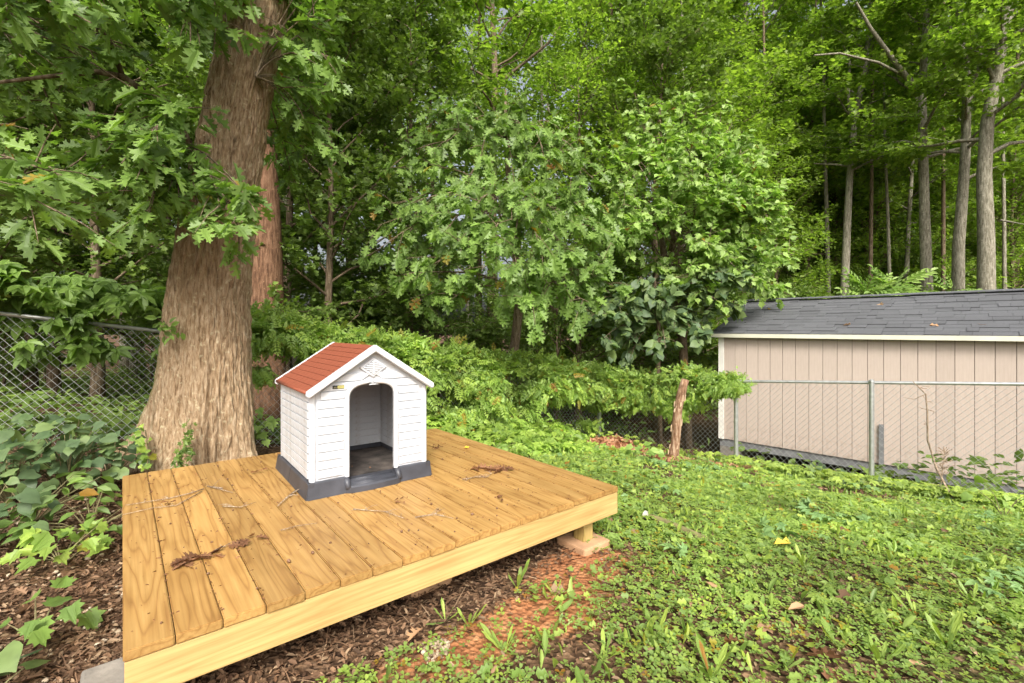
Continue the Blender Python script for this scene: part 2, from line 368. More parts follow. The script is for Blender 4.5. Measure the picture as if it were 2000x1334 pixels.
def ground_mat():
    m, n, l, b = mat('ground'); tc = n.new('ShaderNodeTexCoord'); at = N_(n, 'ShaderNodeAttribute', attribute_name='clay'); ag = N_(n, 'ShaderNodeAttribute', attribute_name='green')
    vo = n.new('ShaderNodeTexVoronoi'); vo.inputs['Scale'].default_value = 38; l.new(tc.outputs['Object'], vo.inputs['Vector'])
    sp = n.new('ShaderNodeSeparateColor'); l.new(vo.outputs['Color'], sp.inputs[0])
    r = ramp(n, [(0, (.035, .02, .012)), (.4, (.085, .048, .027)), (.75, (.15, .09, .05)), (1, (.24, .15, .09))]); l.new(sp.outputs[0], r.inputs[0])
    no = n.new('ShaderNodeTexNoise'); no.inputs['Scale'].default_value = 14; no.inputs['Detail'].default_value = 8; l.new(tc.outputs['Object'], no.inputs['Vector'])
    rc = ramp(n, [(.3, (.18, .072, .032)), (.5, (.32, .135, .058)), (.7, (.42, .21, .10))]); l.new(no.outputs[0], rc.inputs[0])
    ad = N_(n, 'ShaderNodeMath', operation='ADD'); l.new(at.outputs['Fac'], ad.inputs[0]); 
    mr = N_(n, 'ShaderNodeMapRange'); l.new(no.outputs[0], mr.inputs[0]); mr.inputs[3].default_value = -.6; mr.inputs[4].default_value = .6; l.new(mr.outputs[0], ad.inputs[1]); ad.use_clamp = True
    rr = ramp(n, [(.35, (0, 0, 0)), (.6, (1, 1, 1))]); l.new(ad.outputs[0], rr.inputs[0])
    col = mixc(n, l, rr.outputs[0], r.outputs[0], rc.outputs[0])
    a2 = N_(n, 'ShaderNodeMath', operation='MULTIPLY'); l.new(ag.outputs['Fac'], a2.inputs[0]); a2.inputs[1].default_value = .6
    col = mixc(n, l, a2.outputs[0], col, (.07, .10, .025))
    l.new(col, b.inputs['Base Color']); b.inputs['Roughness'].default_value = .95; b.inputs['Specular IOR Level'].default_value = .15
    ad2 = N_(n, 'ShaderNodeMath', operation='ADD'); l.new(no.outputs[0], ad2.inputs[0]); l.new(vo.outputs['Distance'], ad2.inputs[1])
    bu = n.new('ShaderNodeBump'); bu.inputs['Strength'].default_value = .9; bu.inputs['Distance'].default_value = .02
    l.new(ad2.outputs[0], bu.inputs['Height']); l.new(bu.outputs[0], b.inputs['Normal']); return m
M['ground'] = ground_mat()

# ------------------------------------------------------------------ leaf templates (unit length, stem at origin, tip +Y, face +Z)
def half(pts, zf):
    V = []; F_ = []
    right = [(x, y, zf(x, y)) for x, y in pts]; left = [(-x, y, zf(x, y)) for x, y in pts[1:-1]]
    V = right + left; n = len(pts); F_.append(tuple(range(n)))
    F_.append(tuple([n - 1] + [n + len(left) - 1 - i for i in range(len(left))] + [0]))
    F_[1] = tuple([0] + [n - 1] + [n + i for i in range(len(left) - 1, -1, -1)])
    return V, F_
zz = lambda a, b: (lambda x, y: a * abs(x) - b * y * y)
OAK = half([(0, 0), (.03, .10), (.15, .14), (.20, .20), (.08, .27), (.17, .34), (.36, .36), (.27, .42), (.34, .50), (.10, .50), (.20, .62), (.37, .68), (.25, .71), (.25, .80), (.09, .74), (.09, .86), (.13, .92), (.04, .91), (0, 1)], zz(.35, .22))
MAPLE = half([(0, 0), (.18, -.05), (.42, .03), (.34, .16), (.55, .42), (.32, .46), (.30, .70), (.14, .66), (0, 1)], zz(.28, .25))
HEART = half([(0, 0), (.16, -.08), (.34, -.04), (.46, .14), (.45, .36), (.30, .66), (.10, .90), (0, 1)], zz(.22, .25))
def bigleaf(wf, rows=7, wave=.02, droop=.28, fold=.18):
    V, F_ = [], []
    for i in range(rows):
        t = i / (rows - 1); w = wf(t); y = t - (.10 * (1 - t) ** 6)
        for j, q in enumerate((-1, -.5, 0, .5, 1)):
            V.append((w * q, y - (.10 * abs(q) * (1 - t) ** 3 * (1 if i else 1.0)), fold * w * abs(q) ** 1.0 - droop * t * t - .10 * w * q * q * 2 + wave * math.sin(i * 2.3 + j * 1.9) * abs(q)))
    for i in range(rows - 1):
        for j in range(4): a = i * 5 + j; F_.append((a, a + 1, a + 6, a + 5))
    return V, F_
HEART = bigleaf(lambda t: .02 + .47 * math.sin(math.pi * min(1, (t + .22) / 1.22) ** .85) ** .8 * (1 - t ** 3.5))
OVAL = ([(0, 0, 0), (.24, .3, .07), (.2, .66, .03), (0, 1, -.16), (-.2, .66, .03), (-.24, .3, .07)], [(0, 1, 2, 3), (0, 3, 4, 5)])
DIAM = ([(0, 0, 0), (.3, .45, .06), (0, 1, -.1), (-.3, .45, .06)], [(0, 1, 2), (0, 2, 3)])
LOBE = ([(0, 0, 0), (.46, .22, .1), (.2, .45, .02), (.40, .72, .02), (0, 1, -.15), (-.40, .72, .02), (-.2, .45, .02), (-.46, .22, .1)], [(0, 1, 2, 3, 4), (0, 4, 5, 6, 7)])
BLADE_OLD = ([(0, 0, 0), (.06, .2, .05), (.13, .55, .16), (.09, .85, .12), (0, 1, .04), (-.09, .85, .12), (-.13, .55, .16), (-.06, .2, .05)], [(0, 1, 2, 3, 4), (0, 4, 5, 6, 7)])
BLADE = bigleaf(lambda t: .012 + .105 * t ** 1.1 * (1 - t ** 5) * 1.25, rows=8, wave=.012, droop=-.02, fold=.3)
BLADE = (BLADE[0], BLADE[1])
def compose(base, place):
    V = []; F_ = []
    for (x, y, ang, s, z, tilt) in place:
        o = len(V); ca, sa = math.cos(ang), math.sin(ang); ct, st = math.cos(tilt), math.sin(tilt)
        for (a, b, c) in base[0]:
            a, b, c = a * s, b * s, c * s
            b, c = b * ct - c * st, b * st + c * ct
            V.append((x + a * ca - b * sa, y + a * sa + b * ca, z + c))
        F_ += [tuple(i + o for i in f) for f in base[1]]
    return V, F_
PINN = compose(OVAL, [(0, .16 + .17 * i, sgn * 1.05, .34 - .02 * i, -.03 * i * i * .5, -.15) for i in range(5) for sgn in (1, -1)] + [(0, .9, 0, .3, -.22, -.3)])
PALM5 = compose(OVAL, [(0, .03, a, s, 0, -.12) for a, s in ((0, .95), (.85, .85), (-.85, .85), (1.9, .6), (-1.9, .6))])
CLOV = compose(([(0, 0, 0), (.32, .5, .06), (.2, .9, 0), (0, .82, -.02), (-.2, .9, 0), (-.32, .5, .06)], [(0, 1, 2, 3), (0, 3, 4, 5)]), [(0, 0, a, .55, 0, .12) for a in (0, 2.09, -2.09)])
def ico():
    bm = bmesh.new(); bmesh.ops.create_icosphere(bm, subdivisions=1, radius=.5)
    v = [tuple((p.co.x, p.co.y, p.co.z * .6)) for p in bm.verts]; f = [tuple(q.index for q in p.verts) for p in bm.faces]; bm.free(); return v, f
PEB = ico()
CHIP = ([(0, 0, 0), (.2, .3, .12), (.13, .7, .25), (.03, 1, .05), (-.15, .75, .14), (-.16, .25, .02)], [(0, 1, 2, 3), (0, 3, 4, 5)])

STICK = ([(-.02, 0, 0), (.02, 0, 0), (.035, .5, .05), (.0, .5, .05), (.01, 1, 0), (-.01, 1, 0), (0, .5, .02)], [(0, 1, 2, 3), (3, 2, 4, 5)])
# ------------------------------------------------------------------ terrain
CP = np.array([(.45, 2.95, 0), (-1.4, 1.6, .06), (0, 1.3, 0), (0, 0, 0), (2, 1.9, 0), (3.2, 1.5, 0), (-.5, 3.5, .02), (-2.2, 3.0, .1), (-2.6, 4.2, .15), (-4.49, 4.5, .27),
    (-3, 5.57, .03), (-.44, 7.42, -.42), (1.66, 8.93, -.80), (3.46, 7.3, -.70), (4.69, 6.19, -.68), (5.7, 5.28, -.60), (1.8, 4.5, -.14), (3.8, 3.5, -.16), (3, 5.6, -.42), (1.0, 6.0, -.25),
    (3.9, 9.4, -1.06), (5.6, 8.0, -1.0), (7.5, 6.0, -.95), (6.5, 10, -1.1), (-4, 1, .1), (-7, 3, .3), (0, 12, -1.2), (8, 16, -1.4), (-8, 10, -.1), (-5, 15, -.9), (0, 25, -1.6), (15, 20, -1.4), (-18, 12, -.4), (14, 2, -.6), (8, 1, -.3), (0, -6, 0.05), (-12, -5, .2), (12, -6, -.2), (0, 45, -1.5), (35, 35, -1.5), (-35, 35, -1.0)])
FC_ = (1.656, 8.93)
def _phi(r): return r
A_ = np.linalg.norm(CP[:, None, :2] - CP[None, :, :2], axis=2)
_K = np.block([[_phi(A_) - np.eye(len(CP)) * .02, np.ones((len(CP), 1))], [np.ones((1, len(CP))), np.zeros((1, 1))]])
_w = np.linalg.solve(_K, np.concatenate([CP[:, 2], [0]]))
def tz(x, y):
    x = np.asarray(x, float); y = np.asarray(y, float); sh = x.shape
    x = np.clip(x.ravel(), -45, 45); y = np.clip(y.ravel(), -8, 48)
    r = np.sqrt((x[:, None] - CP[None, :, 0]) ** 2 + (y[:, None] - CP[None, :, 1]) ** 2)
    z = _phi(r) @ _w[:-1] + _w[-1]
    z += .17 * np.exp(-((x - FC_[0] - .15) ** 2 / .30 + (y - FC_[1] + .62) ** 2 / .10)) 
    z += .05 * (fnoise(x, y, 1.1, 3) - .5) + .02 * (fnoise(x, y, 5, 5) - .5)
    return z.reshape(sh)
def tz1(x, y): return float(tz(np.array([x]), np.array([y]))[0])

DU = np.array([.7728, .6347]); DV = np.array([-.6347, .7728]); DO = np.array([-1.267, 1.545]); DZ = .375
DW = 18 * .1420; DD = 2.386
def deck_uv(x, y):
    dx = x - DO[0]; dy = y - DO[1]; return dx * DU[0] + dy * DU[1], dx * DV[0] + dy * DV[1]
def deckp(u, v, z=0.0):
    p = DO + DU * u + DV * v; return (p[0], p[1], DZ + z)
FA = np.array([-4.49, 4.5]); FC = np.array([1.656, 8.93]); FD = np.array([3.46, 7.3]); FE = np.array([6.9, 4.18])
def clayf(x, y):
    u, v = deck_uv(x, y)
    c = np.exp(-((u - 2.15) ** 2 / .16 + (v + .05) ** 2 / .05)) * 1.0 + np.exp(-((u - 1.3) ** 2 / .4 + (v + .24) ** 2 / .035)) * .85 + np.exp(-((x - .35) ** 2 + (y - 2.35) ** 2) / .05) * .5
    return np.clip(c, 0, 1)
xs = np.unique(np.concatenate([np.linspace(-150, -12, 24), np.linspace(-12, -4, 41), np.linspace(-4, 6, 251), np.linspace(6, 14, 41), np.linspace(14, 150, 24)]))
ys = np.unique(np.concatenate([np.linspace(-60, -1, 16), np.linspace(-1, .8, 19), np.linspace(.8, 7, 156), np.linspace(7, 14, 71), np.linspace(14, 180, 30)]))
gx, gy = np.meshgrid(xs, ys); gz = tz(gx, gy)
V = np.stack([gx.ravel(), gy.ravel(), gz.ravel()], 1); nx, ny = len(xs), len(ys)
i = (np.arange(ny - 1)[:, None] * nx + np.arange(nx - 1)[None]).ravel()
L = np.stack([i, i + 1, i + nx + 1, i + nx], 1).ravel(); nf = len(i)
me = fastmesh('ground', V, L, np.arange(nf) * 4, np.full(nf, 4), M['ground'], smooth=True)
a = me.attributes.new('clay', 'FLOAT', 'POINT'); a.data.foreach_set('value', clayf(V[:, 0], V[:, 1]).astype(np.float32))
side = (V[:, 0] - FC[0]) * 0 
def behind(x, y):
    n1 = np.array([-(FC - FA)[1], (FC - FA)[0]]); n1 = n1 / np.linalg.norm(n1)
    n2 = np.array([-(FE - FC)[1], (FE - FC)[0]]); n2 = n2 / np.linalg.norm(n2)
    return (((x - FA[0]) * n1[0] + (y - FA[1]) * n1[1]) > 0) | (((x - FC[0]) * n2[0] + (y - FC[1]) * n2[1]) > 0)
u_, v_ = deck_uv(V[:, 0], V[:, 1])
gr = (u_ > 2.6) * 1.0 * (~behind(V[:, 0], V[:, 1])) * np.clip(fnoise(V[:, 0], V[:, 1], 2, 8) * 2 - .4, 0, 1)
a = me.attributes.new('green', 'FLOAT', 'POINT'); a.data.foreach_set('value', gr.astype(np.float32))
ground = link('ground', me); tag(ground, 'brown leaf strewn ground with red clay showing beside the deck', kind='structure')

# ------------------------------------------------------------------ shed
shed = empty('shed', (4.02, 9.2, -.694), math.atan2(-.7096, .7046), label='tan wooden shed with grey shingle roof and white corner trim behind the wire fence', cat='shed')
SL = 5.0; SWd = 3.66; SH = 2.03; RR = .655
m = MB(); m.box(.02, SL - .02, .02, SWd - .02, .0, SH)
m.prism([(.02, SH), (SWd - .02, SH), (SWd / 2, SH + RR - .06)], 0, .02, SL - .02)
m.obj('wall', simple('siding_dark', (.16, .13, .11), .8), shed)
nb = 24; pw = (SL - .12) / nb
for k in range(nb):
    o = link('siding_panel', boxmesh(pw - .007, .016, SH - .012, M['siding']), shed, (.09 + k * pw, .003, .0))
pw2 = (SWd - .2) / 17
for k in range(17):
    o = link('siding_panel', boxmesh(pw2 - .007, .016, SH - .012, M['siding']), shed, (.003, .1 + (k + 1) * pw2, .0), (0, 0, -math.pi / 2))
for (x, y) in ((-.012, -.014),):
    m = MB(); m.box(-.012, .088, -.016, .0, -.005, SH - .002); m.box(-.012, .0, .0, .1, -.005, SH - .002)
    m.obj('corner_trim', M['trim_white'], shed)
# roof
ov = .10; sl_len = math.hypot(SWd / 2 + ov, RR + ov * RR / (SWd / 2)); pa = math.atan2(RR, SWd / 2)
ez = SH + .02 - ov * math.tan(pa)
m = MB()
m.prism([(-ov, ez), (SWd / 2, SH + .02 + RR), (SWd + ov, ez), (SWd + ov, ez - .03), (SWd / 2, SH + RR - .015), (-ov, ez - .03)], 0, -.09, SL + .09)
m.obj('roof', simple('roof_felt', (.05, .05, .055), .9), shed)
m = MB(); m.box(-.11, SL + .11, -ov - .022, -ov, ez - .065, ez + .004); m.obj('fascia', M['fascia_cream'], shed)
m = MB(); m.prism([(-ov, ez - .06), (-ov, ez + .006), (SWd / 2, SH + .026 + RR), (SWd + ov, ez + .006), (SWd + ov, ez - .06), (SWd / 2, SH - .04 + RR)], 0, -.112, -.092)
m.obj('rake_board', M['fascia_cream'], shed)
nc = 13; ex = sl_len / nc
rng = random.Random(3)
for c in range(nc):
    x = -.115 - rng.random() * .1
    while x < SL + .1:
        w = rng.choice((.13, .2, .25, .3, .38)); x0 = max(x, -.115); x1 = min(x + w, SL + .115)
        if x1 - x0 > .03:
            th = rng.choice((.006, .016))
            d = c * ex - .012; 
            o = link('shingle', boxmesh(1, 1, 1, M['shingle']), shed,
                     (x0 + .002, -ov - .01 + d * math.cos(pa), ez + .008 + d * math.sin(pa)), (pa - .03, 0, 0), (x1 - x0 - .004, ex + .03, th))
        x += w
for k in range(20):
    link('ridge_shingle', boxmesh(.27, .12, .01, M['shingle'], .002), shed, (-.115 + k * .25, SWd / 2 - .115, SH + RR - .002 + .036), (pa * .8, -.02, 0))
m = MB(); m.box(.0, SL, .03, .10, -.15, -.004)
for k in range(5): m.box(.5 + k * .85, .56 + k * .85, .021, .03, -.09, -.06)
m.obj('skid_beam', M['skid'], shed)
m = MB(); m.box(0, SL, SWd - .1, SWd - .03, -.15, -.004); m.obj('skid_beam', M['skid'], shed)
for (x, y) in ((.0, .03), (3.2, .25), (.0, 3.2)):
    m = MB(); m.box(x, x + .34, y, y + .35, -.55, -.153); m.obj('foundation_block', M['concrete'], shed, bevel=.006)
m = MB(); m.box(2.47, 2.53, -.03, -.012, -.03, .62); m.obj('metal_strap', M['skid'], shed)
shed_m = Matrix.Translation(shed.location) @ Matrix.Rotation(shed.rotation_euler.z, 4, 'Z')

# ------------------------------------------------------------------ fences
def fence(name, A, B, zA, zB, h, posts, label, rail_gaps=None, end_post_h=0):
    root = empty(name, (A[0], A[1], 0), label=label, cat='fence')
    d = np.array(B) - np.array(A); Lf = float(np.linalg.norm(d)); dn = d / Lf; root.rotation_euler.z = math.atan2(dn[1], dn[0])
    zt = lambda s: zA + (zB - zA) * s / Lf
    for s in posts:
        gx_, gy_ = A[0] + dn[0] * s, A[1] + dn[1] * s; g = tz1(gx_, gy_)
        m = MB(); m.tube([(s, -.04, g - .15), (s, -.04, zt(s) + .01)], .03, 10)
        p = m.obj('post', M['metal'], root, smooth=False)
        m = MB(); m.tube([(s, -.04, zt(s) + .01), (s, -.04, zt(s) + .03), (s, -.04, zt(s) + .045)], [.035, .033, .012], 10)
        m.tube([(s, -.075, zt(s) - .02), (s, .0, zt(s) - .02)], .012, 6)
        m.obj('cap', M['metal'], p)
        m = MB()
        for q in (.2, .5, .85): m.tube([(s - .036, -.04, zt(s) - h * q), (s - .036, -.04, zt(s) - h * q + .015), (s + .036, -.04, zt(s) - h * q + .015)], .004, 4)
        m.obj('tie', M['wire'], p)
    m = MB(); m.tube([(0, 0, zA), (Lf, 0, zB)], .021, 10); m.obj('top_rail', M['metal'], root)
    m = MB()
    pit = .080; k = -h / 1.0
    rr = .0020; n_ = 0
    z_lo = lambda s: zt(s) - h
    x = -h * .95
    def seg(sa, sb):  # zigzag wire: from (sa, bottom) to (sb, top), clipped
        fa, fb = 0., 1.
        if sa == sb: return
        lo, hi = 0.0, Lf
        t0 = 0.; t1 = 1.
        dd = sb - sa
        ta, tb = (lo - sa) / dd, (hi - sa) / dd
        if ta > tb: ta, tb = tb, ta
        t0 = max(t0, ta); t1 = min(t1, tb)
        if t1 - t0 < .02: return
        off = .004 if dd > 0 else -.004
        pts = []
        for t in (t0, (t0 + t1) / 2, t1):
            s = sa + dd * t; pts.append((s, off + .005 * math.sin(s * 9), z_lo(s) + h * t + .012 * math.sin(s * 5.3 + t * 3)))
        m.tube(pts, rr, 3, cap=False)
    while x < Lf + h:
        seg(x, x + h * .95); seg(x + h * .95, x); x += pit
    m.obj('mesh', M['wire'], root, kind='stuff')
    return root
LF = float(np.linalg.norm(FC - FA)); dl = (FC - FA) / LF
FA2 = FA - dl * 1.6; slope = (.457 - 1.53) / LF
LF2 = LF + 1.6
fence('chain_link_fence', FA2, FC, 1.53 - slope * 1.6, .457, 1.24, [0, 3.9 - 1.0, 1.6 + LF * .658, LF2 - .05], 'vine covered chain link fence running behind the big oak and the dog house')
dr = (FD - FC); LRt = float(np.linalg.norm(FE - FC)); drn = dr / np.linalg.norm(dr)
FE2 = FC + drn * 6.4
sD = float(np.linalg.norm(dr))
fence('chain_link_fence', FC, FE2, .457, .457 + (.722 - .457) / 4.1 * 6.4, 1.27, [.0, sD, sD + 1.66, sD + 3.36], 'bare galvanised chain link fence standing in front of the tan shed')
# little metal plate hung on the fence, far left
p = P(-2, 709, 4.1)
m = MB(); m.box(-.10, .10, -.006, .006, -.085, .085); o = m.obj('plate', M['plate'], None, bevel=.012, label='small blank beige plate hanging on the wire fence at the far left', cat='plate')
pl = FA + dl * (-.62); o.location = (pl[0] + .05, pl[1] - .06, 1.43 - (709 - 641) / F * 4.15); o.rotation_euler = (0, .04, math.atan2(dl[1], dl[0]))

# ------------------------------------------------------------------ deck
deck = empty('wooden_deck', (DO[0], DO[1], DZ), math.atan2(DU[1], DU[0]), label='low square platform deck of yellow pine boards on block footings', cat='deck')
BW = .142; BT = .036
me = None
m = MB(); m.box(0, BW - .0035, 0, DD, -BT, 0); me = m.mesh('deck_board', M['deck'])
bm = bmesh.new(); bm.from_mesh(me); bmesh.ops.bevel(bm, geom=list(bm.edges), offset=.004, segments=2, affect='EDGES'); bm.to_mesh(me); bm.free()
rb = random.Random(5)
for k in range(18):
    link('deck_board', me, deck, (k * BW, -.004 + rb.uniform(-.003, .003), rb.uniform(-.0015, .001)))
for (nm, x0, x1, y0, y1) in (('rim_board', .004, DW - .004, .002, .040), ('rim_board', .004, DW - .004, DD - .042, DD - .004)):
    m = MB(); m.box(x0, x1, y0, y1, -BT - .002 - .14, -BT - .002); m.obj(nm, M['deck_rim'], deck, bevel=.003)
M['deck_rim_side'] = wood_mat('deck_rim_side', (.50, .32, .11), (.62, .42, .17), (.68, .48, .21), 1, dirt=.2)
for x in (.006, DW - .044):
    m = MB(); m.box(x, x + .038, .042, DD - .044, -BT - .002 - .14, -BT - .002); m.obj('rim_board', M['deck_rim_side'], deck, bevel=.003)
for k in range(1, 6):
    x = k * DW / 6; m = MB(); m.box(x - .019, x + .019, .042, DD - .044, -BT - .14, -BT - .003); m.obj('joist', M['deck_rim_side'], deck)
rz = deck.rotation_euler.z
for (u, v, w, ou) in ((DW - .20, .13, 0, 0), (.09, .26, 1, -.085), (DW - .2, DD - .15, 0, 0), (.12, DD - .15, 0, 0), (DW / 2, .35, 0, 0)):
    x, y, _ = deckp(u, v); g = tz1(x, y); bh = .045 if not w else .11
    top = g + bh - .005
    m = MB(); m.box(u - .045, u + .045, v - .045, v + .045, top - DZ, -BT - (.14 if True else 0) + .0)
    m.obj('post', M['deck_post'], deck, bevel=.003)
    m = MB(); m.box(u + ou - .125, u + ou + .125, v - .125, v + .125, top - DZ - .19, top - DZ - .001)
    m.obj('footing_block', M['clay_block'] if not w else M['concrete'], deck, bevel=.012)
# board nails
m = MB()
rn = random.Random(8)

# ------------------------------------------------------------------ dog house
dh = empty('dog_house', (-1.251, 2.885, DZ), math.atan2(.609, .793), label='white plastic dog house with red tiled roof and grey base on the deck', cat='dog house')
WD = .86; DP = .88
x0, x1 = .032, WD - .032; y0, y1 = .035, DP - .035
bz = .095; ez_ = .655; az = .915; dx0, dx1 = .268, .588; cx = (x0 + x1) / 2
sillz = .062
def archpts(xa, xb, spring, top, n=14, rev=False):
    c = (xa + xb) / 2; a = (xb - xa) / 2; h = top - spring; pts = []
    for i in range(n + 1):
        t = math.pi * i / n; cc = math.cos(t); ss = math.sin(t)
        pts.append((c - a * math.copysign(abs(cc) ** .75, cc), spring + h * abs(ss) ** .75))
    return pts
def wallpoly(xa, xb, door=True):
    if not door: return [(xa, bz), (xb, bz), (xb, ez_), (cx, az), (xa, ez_)]
    ar = archpts(dx0, dx1, .585, .690)
    return [(xa, bz), (dx0, bz)] + ar + [(dx1, bz), (xb, bz), (xb, ez_), (cx, az), (xa, ez_)]
def ngon_wall(poly, ya, yb, name, parent=dh):
    bm = bmesh.new(); vs = [bm.verts.new((p, ya, q)) for p, q in poly]; f = bm.faces.new(vs)
    r = bmesh.ops.extrude_face_region(bm, geom=[f]); bmesh.ops.translate(bm, verts=[g for g in r['geom'] if isinstance(g, bmesh.types.BMVert)], vec=(0, yb - ya, 0))
    bmesh.ops.recalc_face_normals(bm, faces=bm.faces)
    bmesh.ops.triangulate(bm, faces=[f for f in bm.faces if len(f.verts) > 6])
    me = bpy.data.meshes.new(name); bm.to_mesh(me); bm.free(); me.materials.append(M['white_plastic']); return link(name, me, parent)
fw = ngon_wall(wallpoly(x0, x1), y0 + .006, y0 + .036, 'front_wall')
bw = ngon_wall(wallpoly(x0, x1, False), y1 - .03, y1 - .004, 'back_wall')
# corner frame mouldings (raised borders)
m = MB()
m.tube([(x0 + .016, y0 + .013, bz), (x0 + .016, y0 + .016, ez_ - .012)], .021, 12, cap=False)
m.tube([(x1 - .016, y0 + .013, bz), (x1 - .016, y0 + .016, ez_ - .012)], .021, 12, cap=False)
m.tube([(x0 + .014, y1 - .014, bz), (x0 + .014, y1 - .014, ez_ - .012)], .018, 12, cap=False)
m.tube([(x1 - .014, y1 - .014, bz), (x1 - .014, y1 - .014, ez_ - .012)], .018, 12, cap=False)
m.obj('corner_post', M['white_plastic'], dh, smooth=True)
m = MB(); pts = [(dx0 - .008, y0 + .004, bz)] + [(p, y0 + .004, q) for p, q in archpts(dx0 - .008, dx1 + .008, .588, .70, 20)] + [(dx1 + .008, y0 + .004, bz)]
m.tube(pts, .016, 10, cap=False); m.obj('door_surround', M['white_plastic'], dh, smooth=True)
# lap boards on the front
def slope_x(z): return x0 + (z - ez_) * (cx - x0) / (az - ez_) if z > ez_ else x0
def arch_out(z):   # outer half width of the surround at z
    if z < .588: return (dx1 - dx0) / 2 + .026
    q = min(1, (z - .588) / (.722 - .588)); return ((dx1 - dx0) / 2 + .026) * (max(0, 1 - q ** (2 / .75 * .75)) ** .5) if q < 1 else 0
nl = 10; z0f, z1f = bz + .016, .905; lap = (.60 - z0f) / 9.0
dcx = (dx0 + dx1) / 2
zb = [z0f + lap * i for i in range(20) if z0f + lap * i < .80]
def board(poly, ya, yb, name='siding_board', parent=dh):
    m = MB(); m.prism(poly, 1, ya, yb); o = m.obj(name, M['white_plastic'], parent); bev(o, .0016, 1); return o
for i in range(len(zb) - 1):
    a, b = zb[i] + .004, zb[i + 1] - .004
    la, lb = slope_x(a) + (.042 if a < .6 else .05 + max(0, .0)), slope_x(b) + (.042 if b < .6 else .065)
    ha, hb = arch_out(a), arch_out(b)
    if ha > .02:
        hb2 = max(hb, .02)
        if b > .60: la = lb = None
        if la is None:
            la, lb = slope_x(a) + .06, slope_x(b) + .06
        xa_ = dcx - ha - .004; xb_ = dcx - max(hb, .0) - .004
        if xa_ - la > .02:
            board([(la, a), (xa_, a), (max(xb_, lb + .01), b), (lb, b)], y0 - .005, y0 + .0058)
            board([(2 * cx - la, a), (2 * cx - lb, b), (min(2 * dcx - xb_, 2 * cx - lb - .01), b), (2 * dcx - xa_, a)], y0 - .005, y0 + .0058)
    else:
        la, lb = slope_x(a) + .06, slope_x(b) + .06
        if cx - lb > .01: board([(la, a), (2 * cx - la, a), (2 * cx - lb, b), (lb, b)], y0 - .005, y0 + .0058)
# side walls
for (xa, xb, sgn) in ((x0 + .004, x0 + .028, -1), (x1 - .028, x1 - .004, 1)):
    m = MB(); m.box(xa, xb, y0 + .034, y1 - .03, bz - .0, ez_ + .01); m.obj('side_wall', M['white_plastic'], dh)
    lp = (ez_ - .01 - z0f) / 10
    for i in range(10):
        a = z0f + lp * i
        X0 = xa - .0102 if sgn < 0 else xb + .0002
        o = link('siding_board', boxmesh(.010, y1 - y0 - .075, lp - .008, M['white_plastic'], .0012), dh, (X0, y0 + .04, a + .002))
        X0 = xb + .0005 if sgn < 0 else xa - .0045
        link('siding_board', boxmesh(.004, y1 - y0 - .08, lp - .004, M['white_plastic'], .0012), dh, (X0, y0 + .04, a + .002))
for i in range(10):
    lp = (ez_ - .01 - z0f) / 10
    link('siding_board', boxmesh(x1 - x0 - .09, .004, lp - .004, M['white_plastic'], .0012), dh, (x0 + .045, y1 - .0345, z0f + lp * i + .002))
# base tray
bm = bmesh.new()
def ringquads(m, xa, xb, ya, yb, z0, z1, ins):
    pass
m = MB(); bs = .0; tp = .028
outer = [(bs, bs), (WD - bs, bs), (WD - bs, DP), (bs, DP)]
# solid floor slab
m.box(.03, WD - .03, .03, DP - .03, .004, sillz - .006)
m.obj('floor', M['tray_dirt'], dh)
def skirt(p, q, nin, z1=bz + .004, d=.05):
    """sloped skirt piece from p to q at ground, nin inward normal"""
    p = np.array(p); q = np.array(q); nin = np.array(nin)
    v = []
    for e in (p, q):
        v += [(e[0], e[1], 0), (e[0] + nin[0] * .004, e[1] + nin[1] * .004, .02), (e[0] + nin[0] * .016, e[1] + nin[1] * .016, z1 - .006), (e[0] + nin[0] * .022, e[1] + nin[1] * .022, z1), (e[0] + nin[0] * d, e[1] + nin[1] * d, z1), (e[0] + nin[0] * d, e[1] + nin[1] * d, 0)]
    return v, [(i, (i + 1) % 6, (i + 1) % 6 + 6, i + 6) for i in range(6)] + [tuple(range(5, -1, -1)), tuple(range(6, 12))]
m = MB()
r_ = .0
m.add(*skirt((0.012, 0), (dx0 - .022, 0), (0, 1)))
m.add(*skirt((dx1 + .022, 0), (WD - .012, 0), (0, 1)))
m.add(*skirt((0, DP * .53), (0, .012), (1, 0)))
m.add(*skirt((0, DP - .0), (0, DP * .53 + .006), (1, 0)))
m.add(*skirt((WD, .012), (WD, DP * .5), (-1, 0)))
m.add(*skirt((WD, DP * .5 + .006), (WD, DP - .012), (-1, 0)))
m.add(*skirt((WD - .012, DP), (.012, DP), (0, -1)))
# rounded corners
for (cx_, cy_, a0) in ((.0, .0, 0), (WD, 0, 1), (WD, DP, 2), (0, DP, 3)):
    sx = 1 if cx_ == 0 else -1; sy = 1 if cy_ == 0 else -1
    ring = []
    for (ins, z) in ((0, 0), (.004, .02), (.016, bz - .002), (.022, bz + .004)):
        row = []
        for k in range(5):
            t = k / 4 * math.pi / 2; R = .030
            px_ = R * (1 - math.cos(t)) + ins; py_ = R * (1 - math.sin(t)) + ins
            row.append((cx_ + sx * px_, cy_ + sy * py_, z))
        ring.append(row)
    v = [p for row in ring for p in row]; f = []
    for a in range(3):
        for k in range(4): f.append((a * 5 + k, a * 5 + k + 1, (a + 1) * 5 + k + 1, (a + 1) * 5 + k))
    v.append((cx_ + sx * .07, cy_ + sy * .07, bz + .004)); f.append((15, 16, 17, 18, 19, 20))
    m.add(v, f)
m.obj('base', M['base_plastic'], dh)
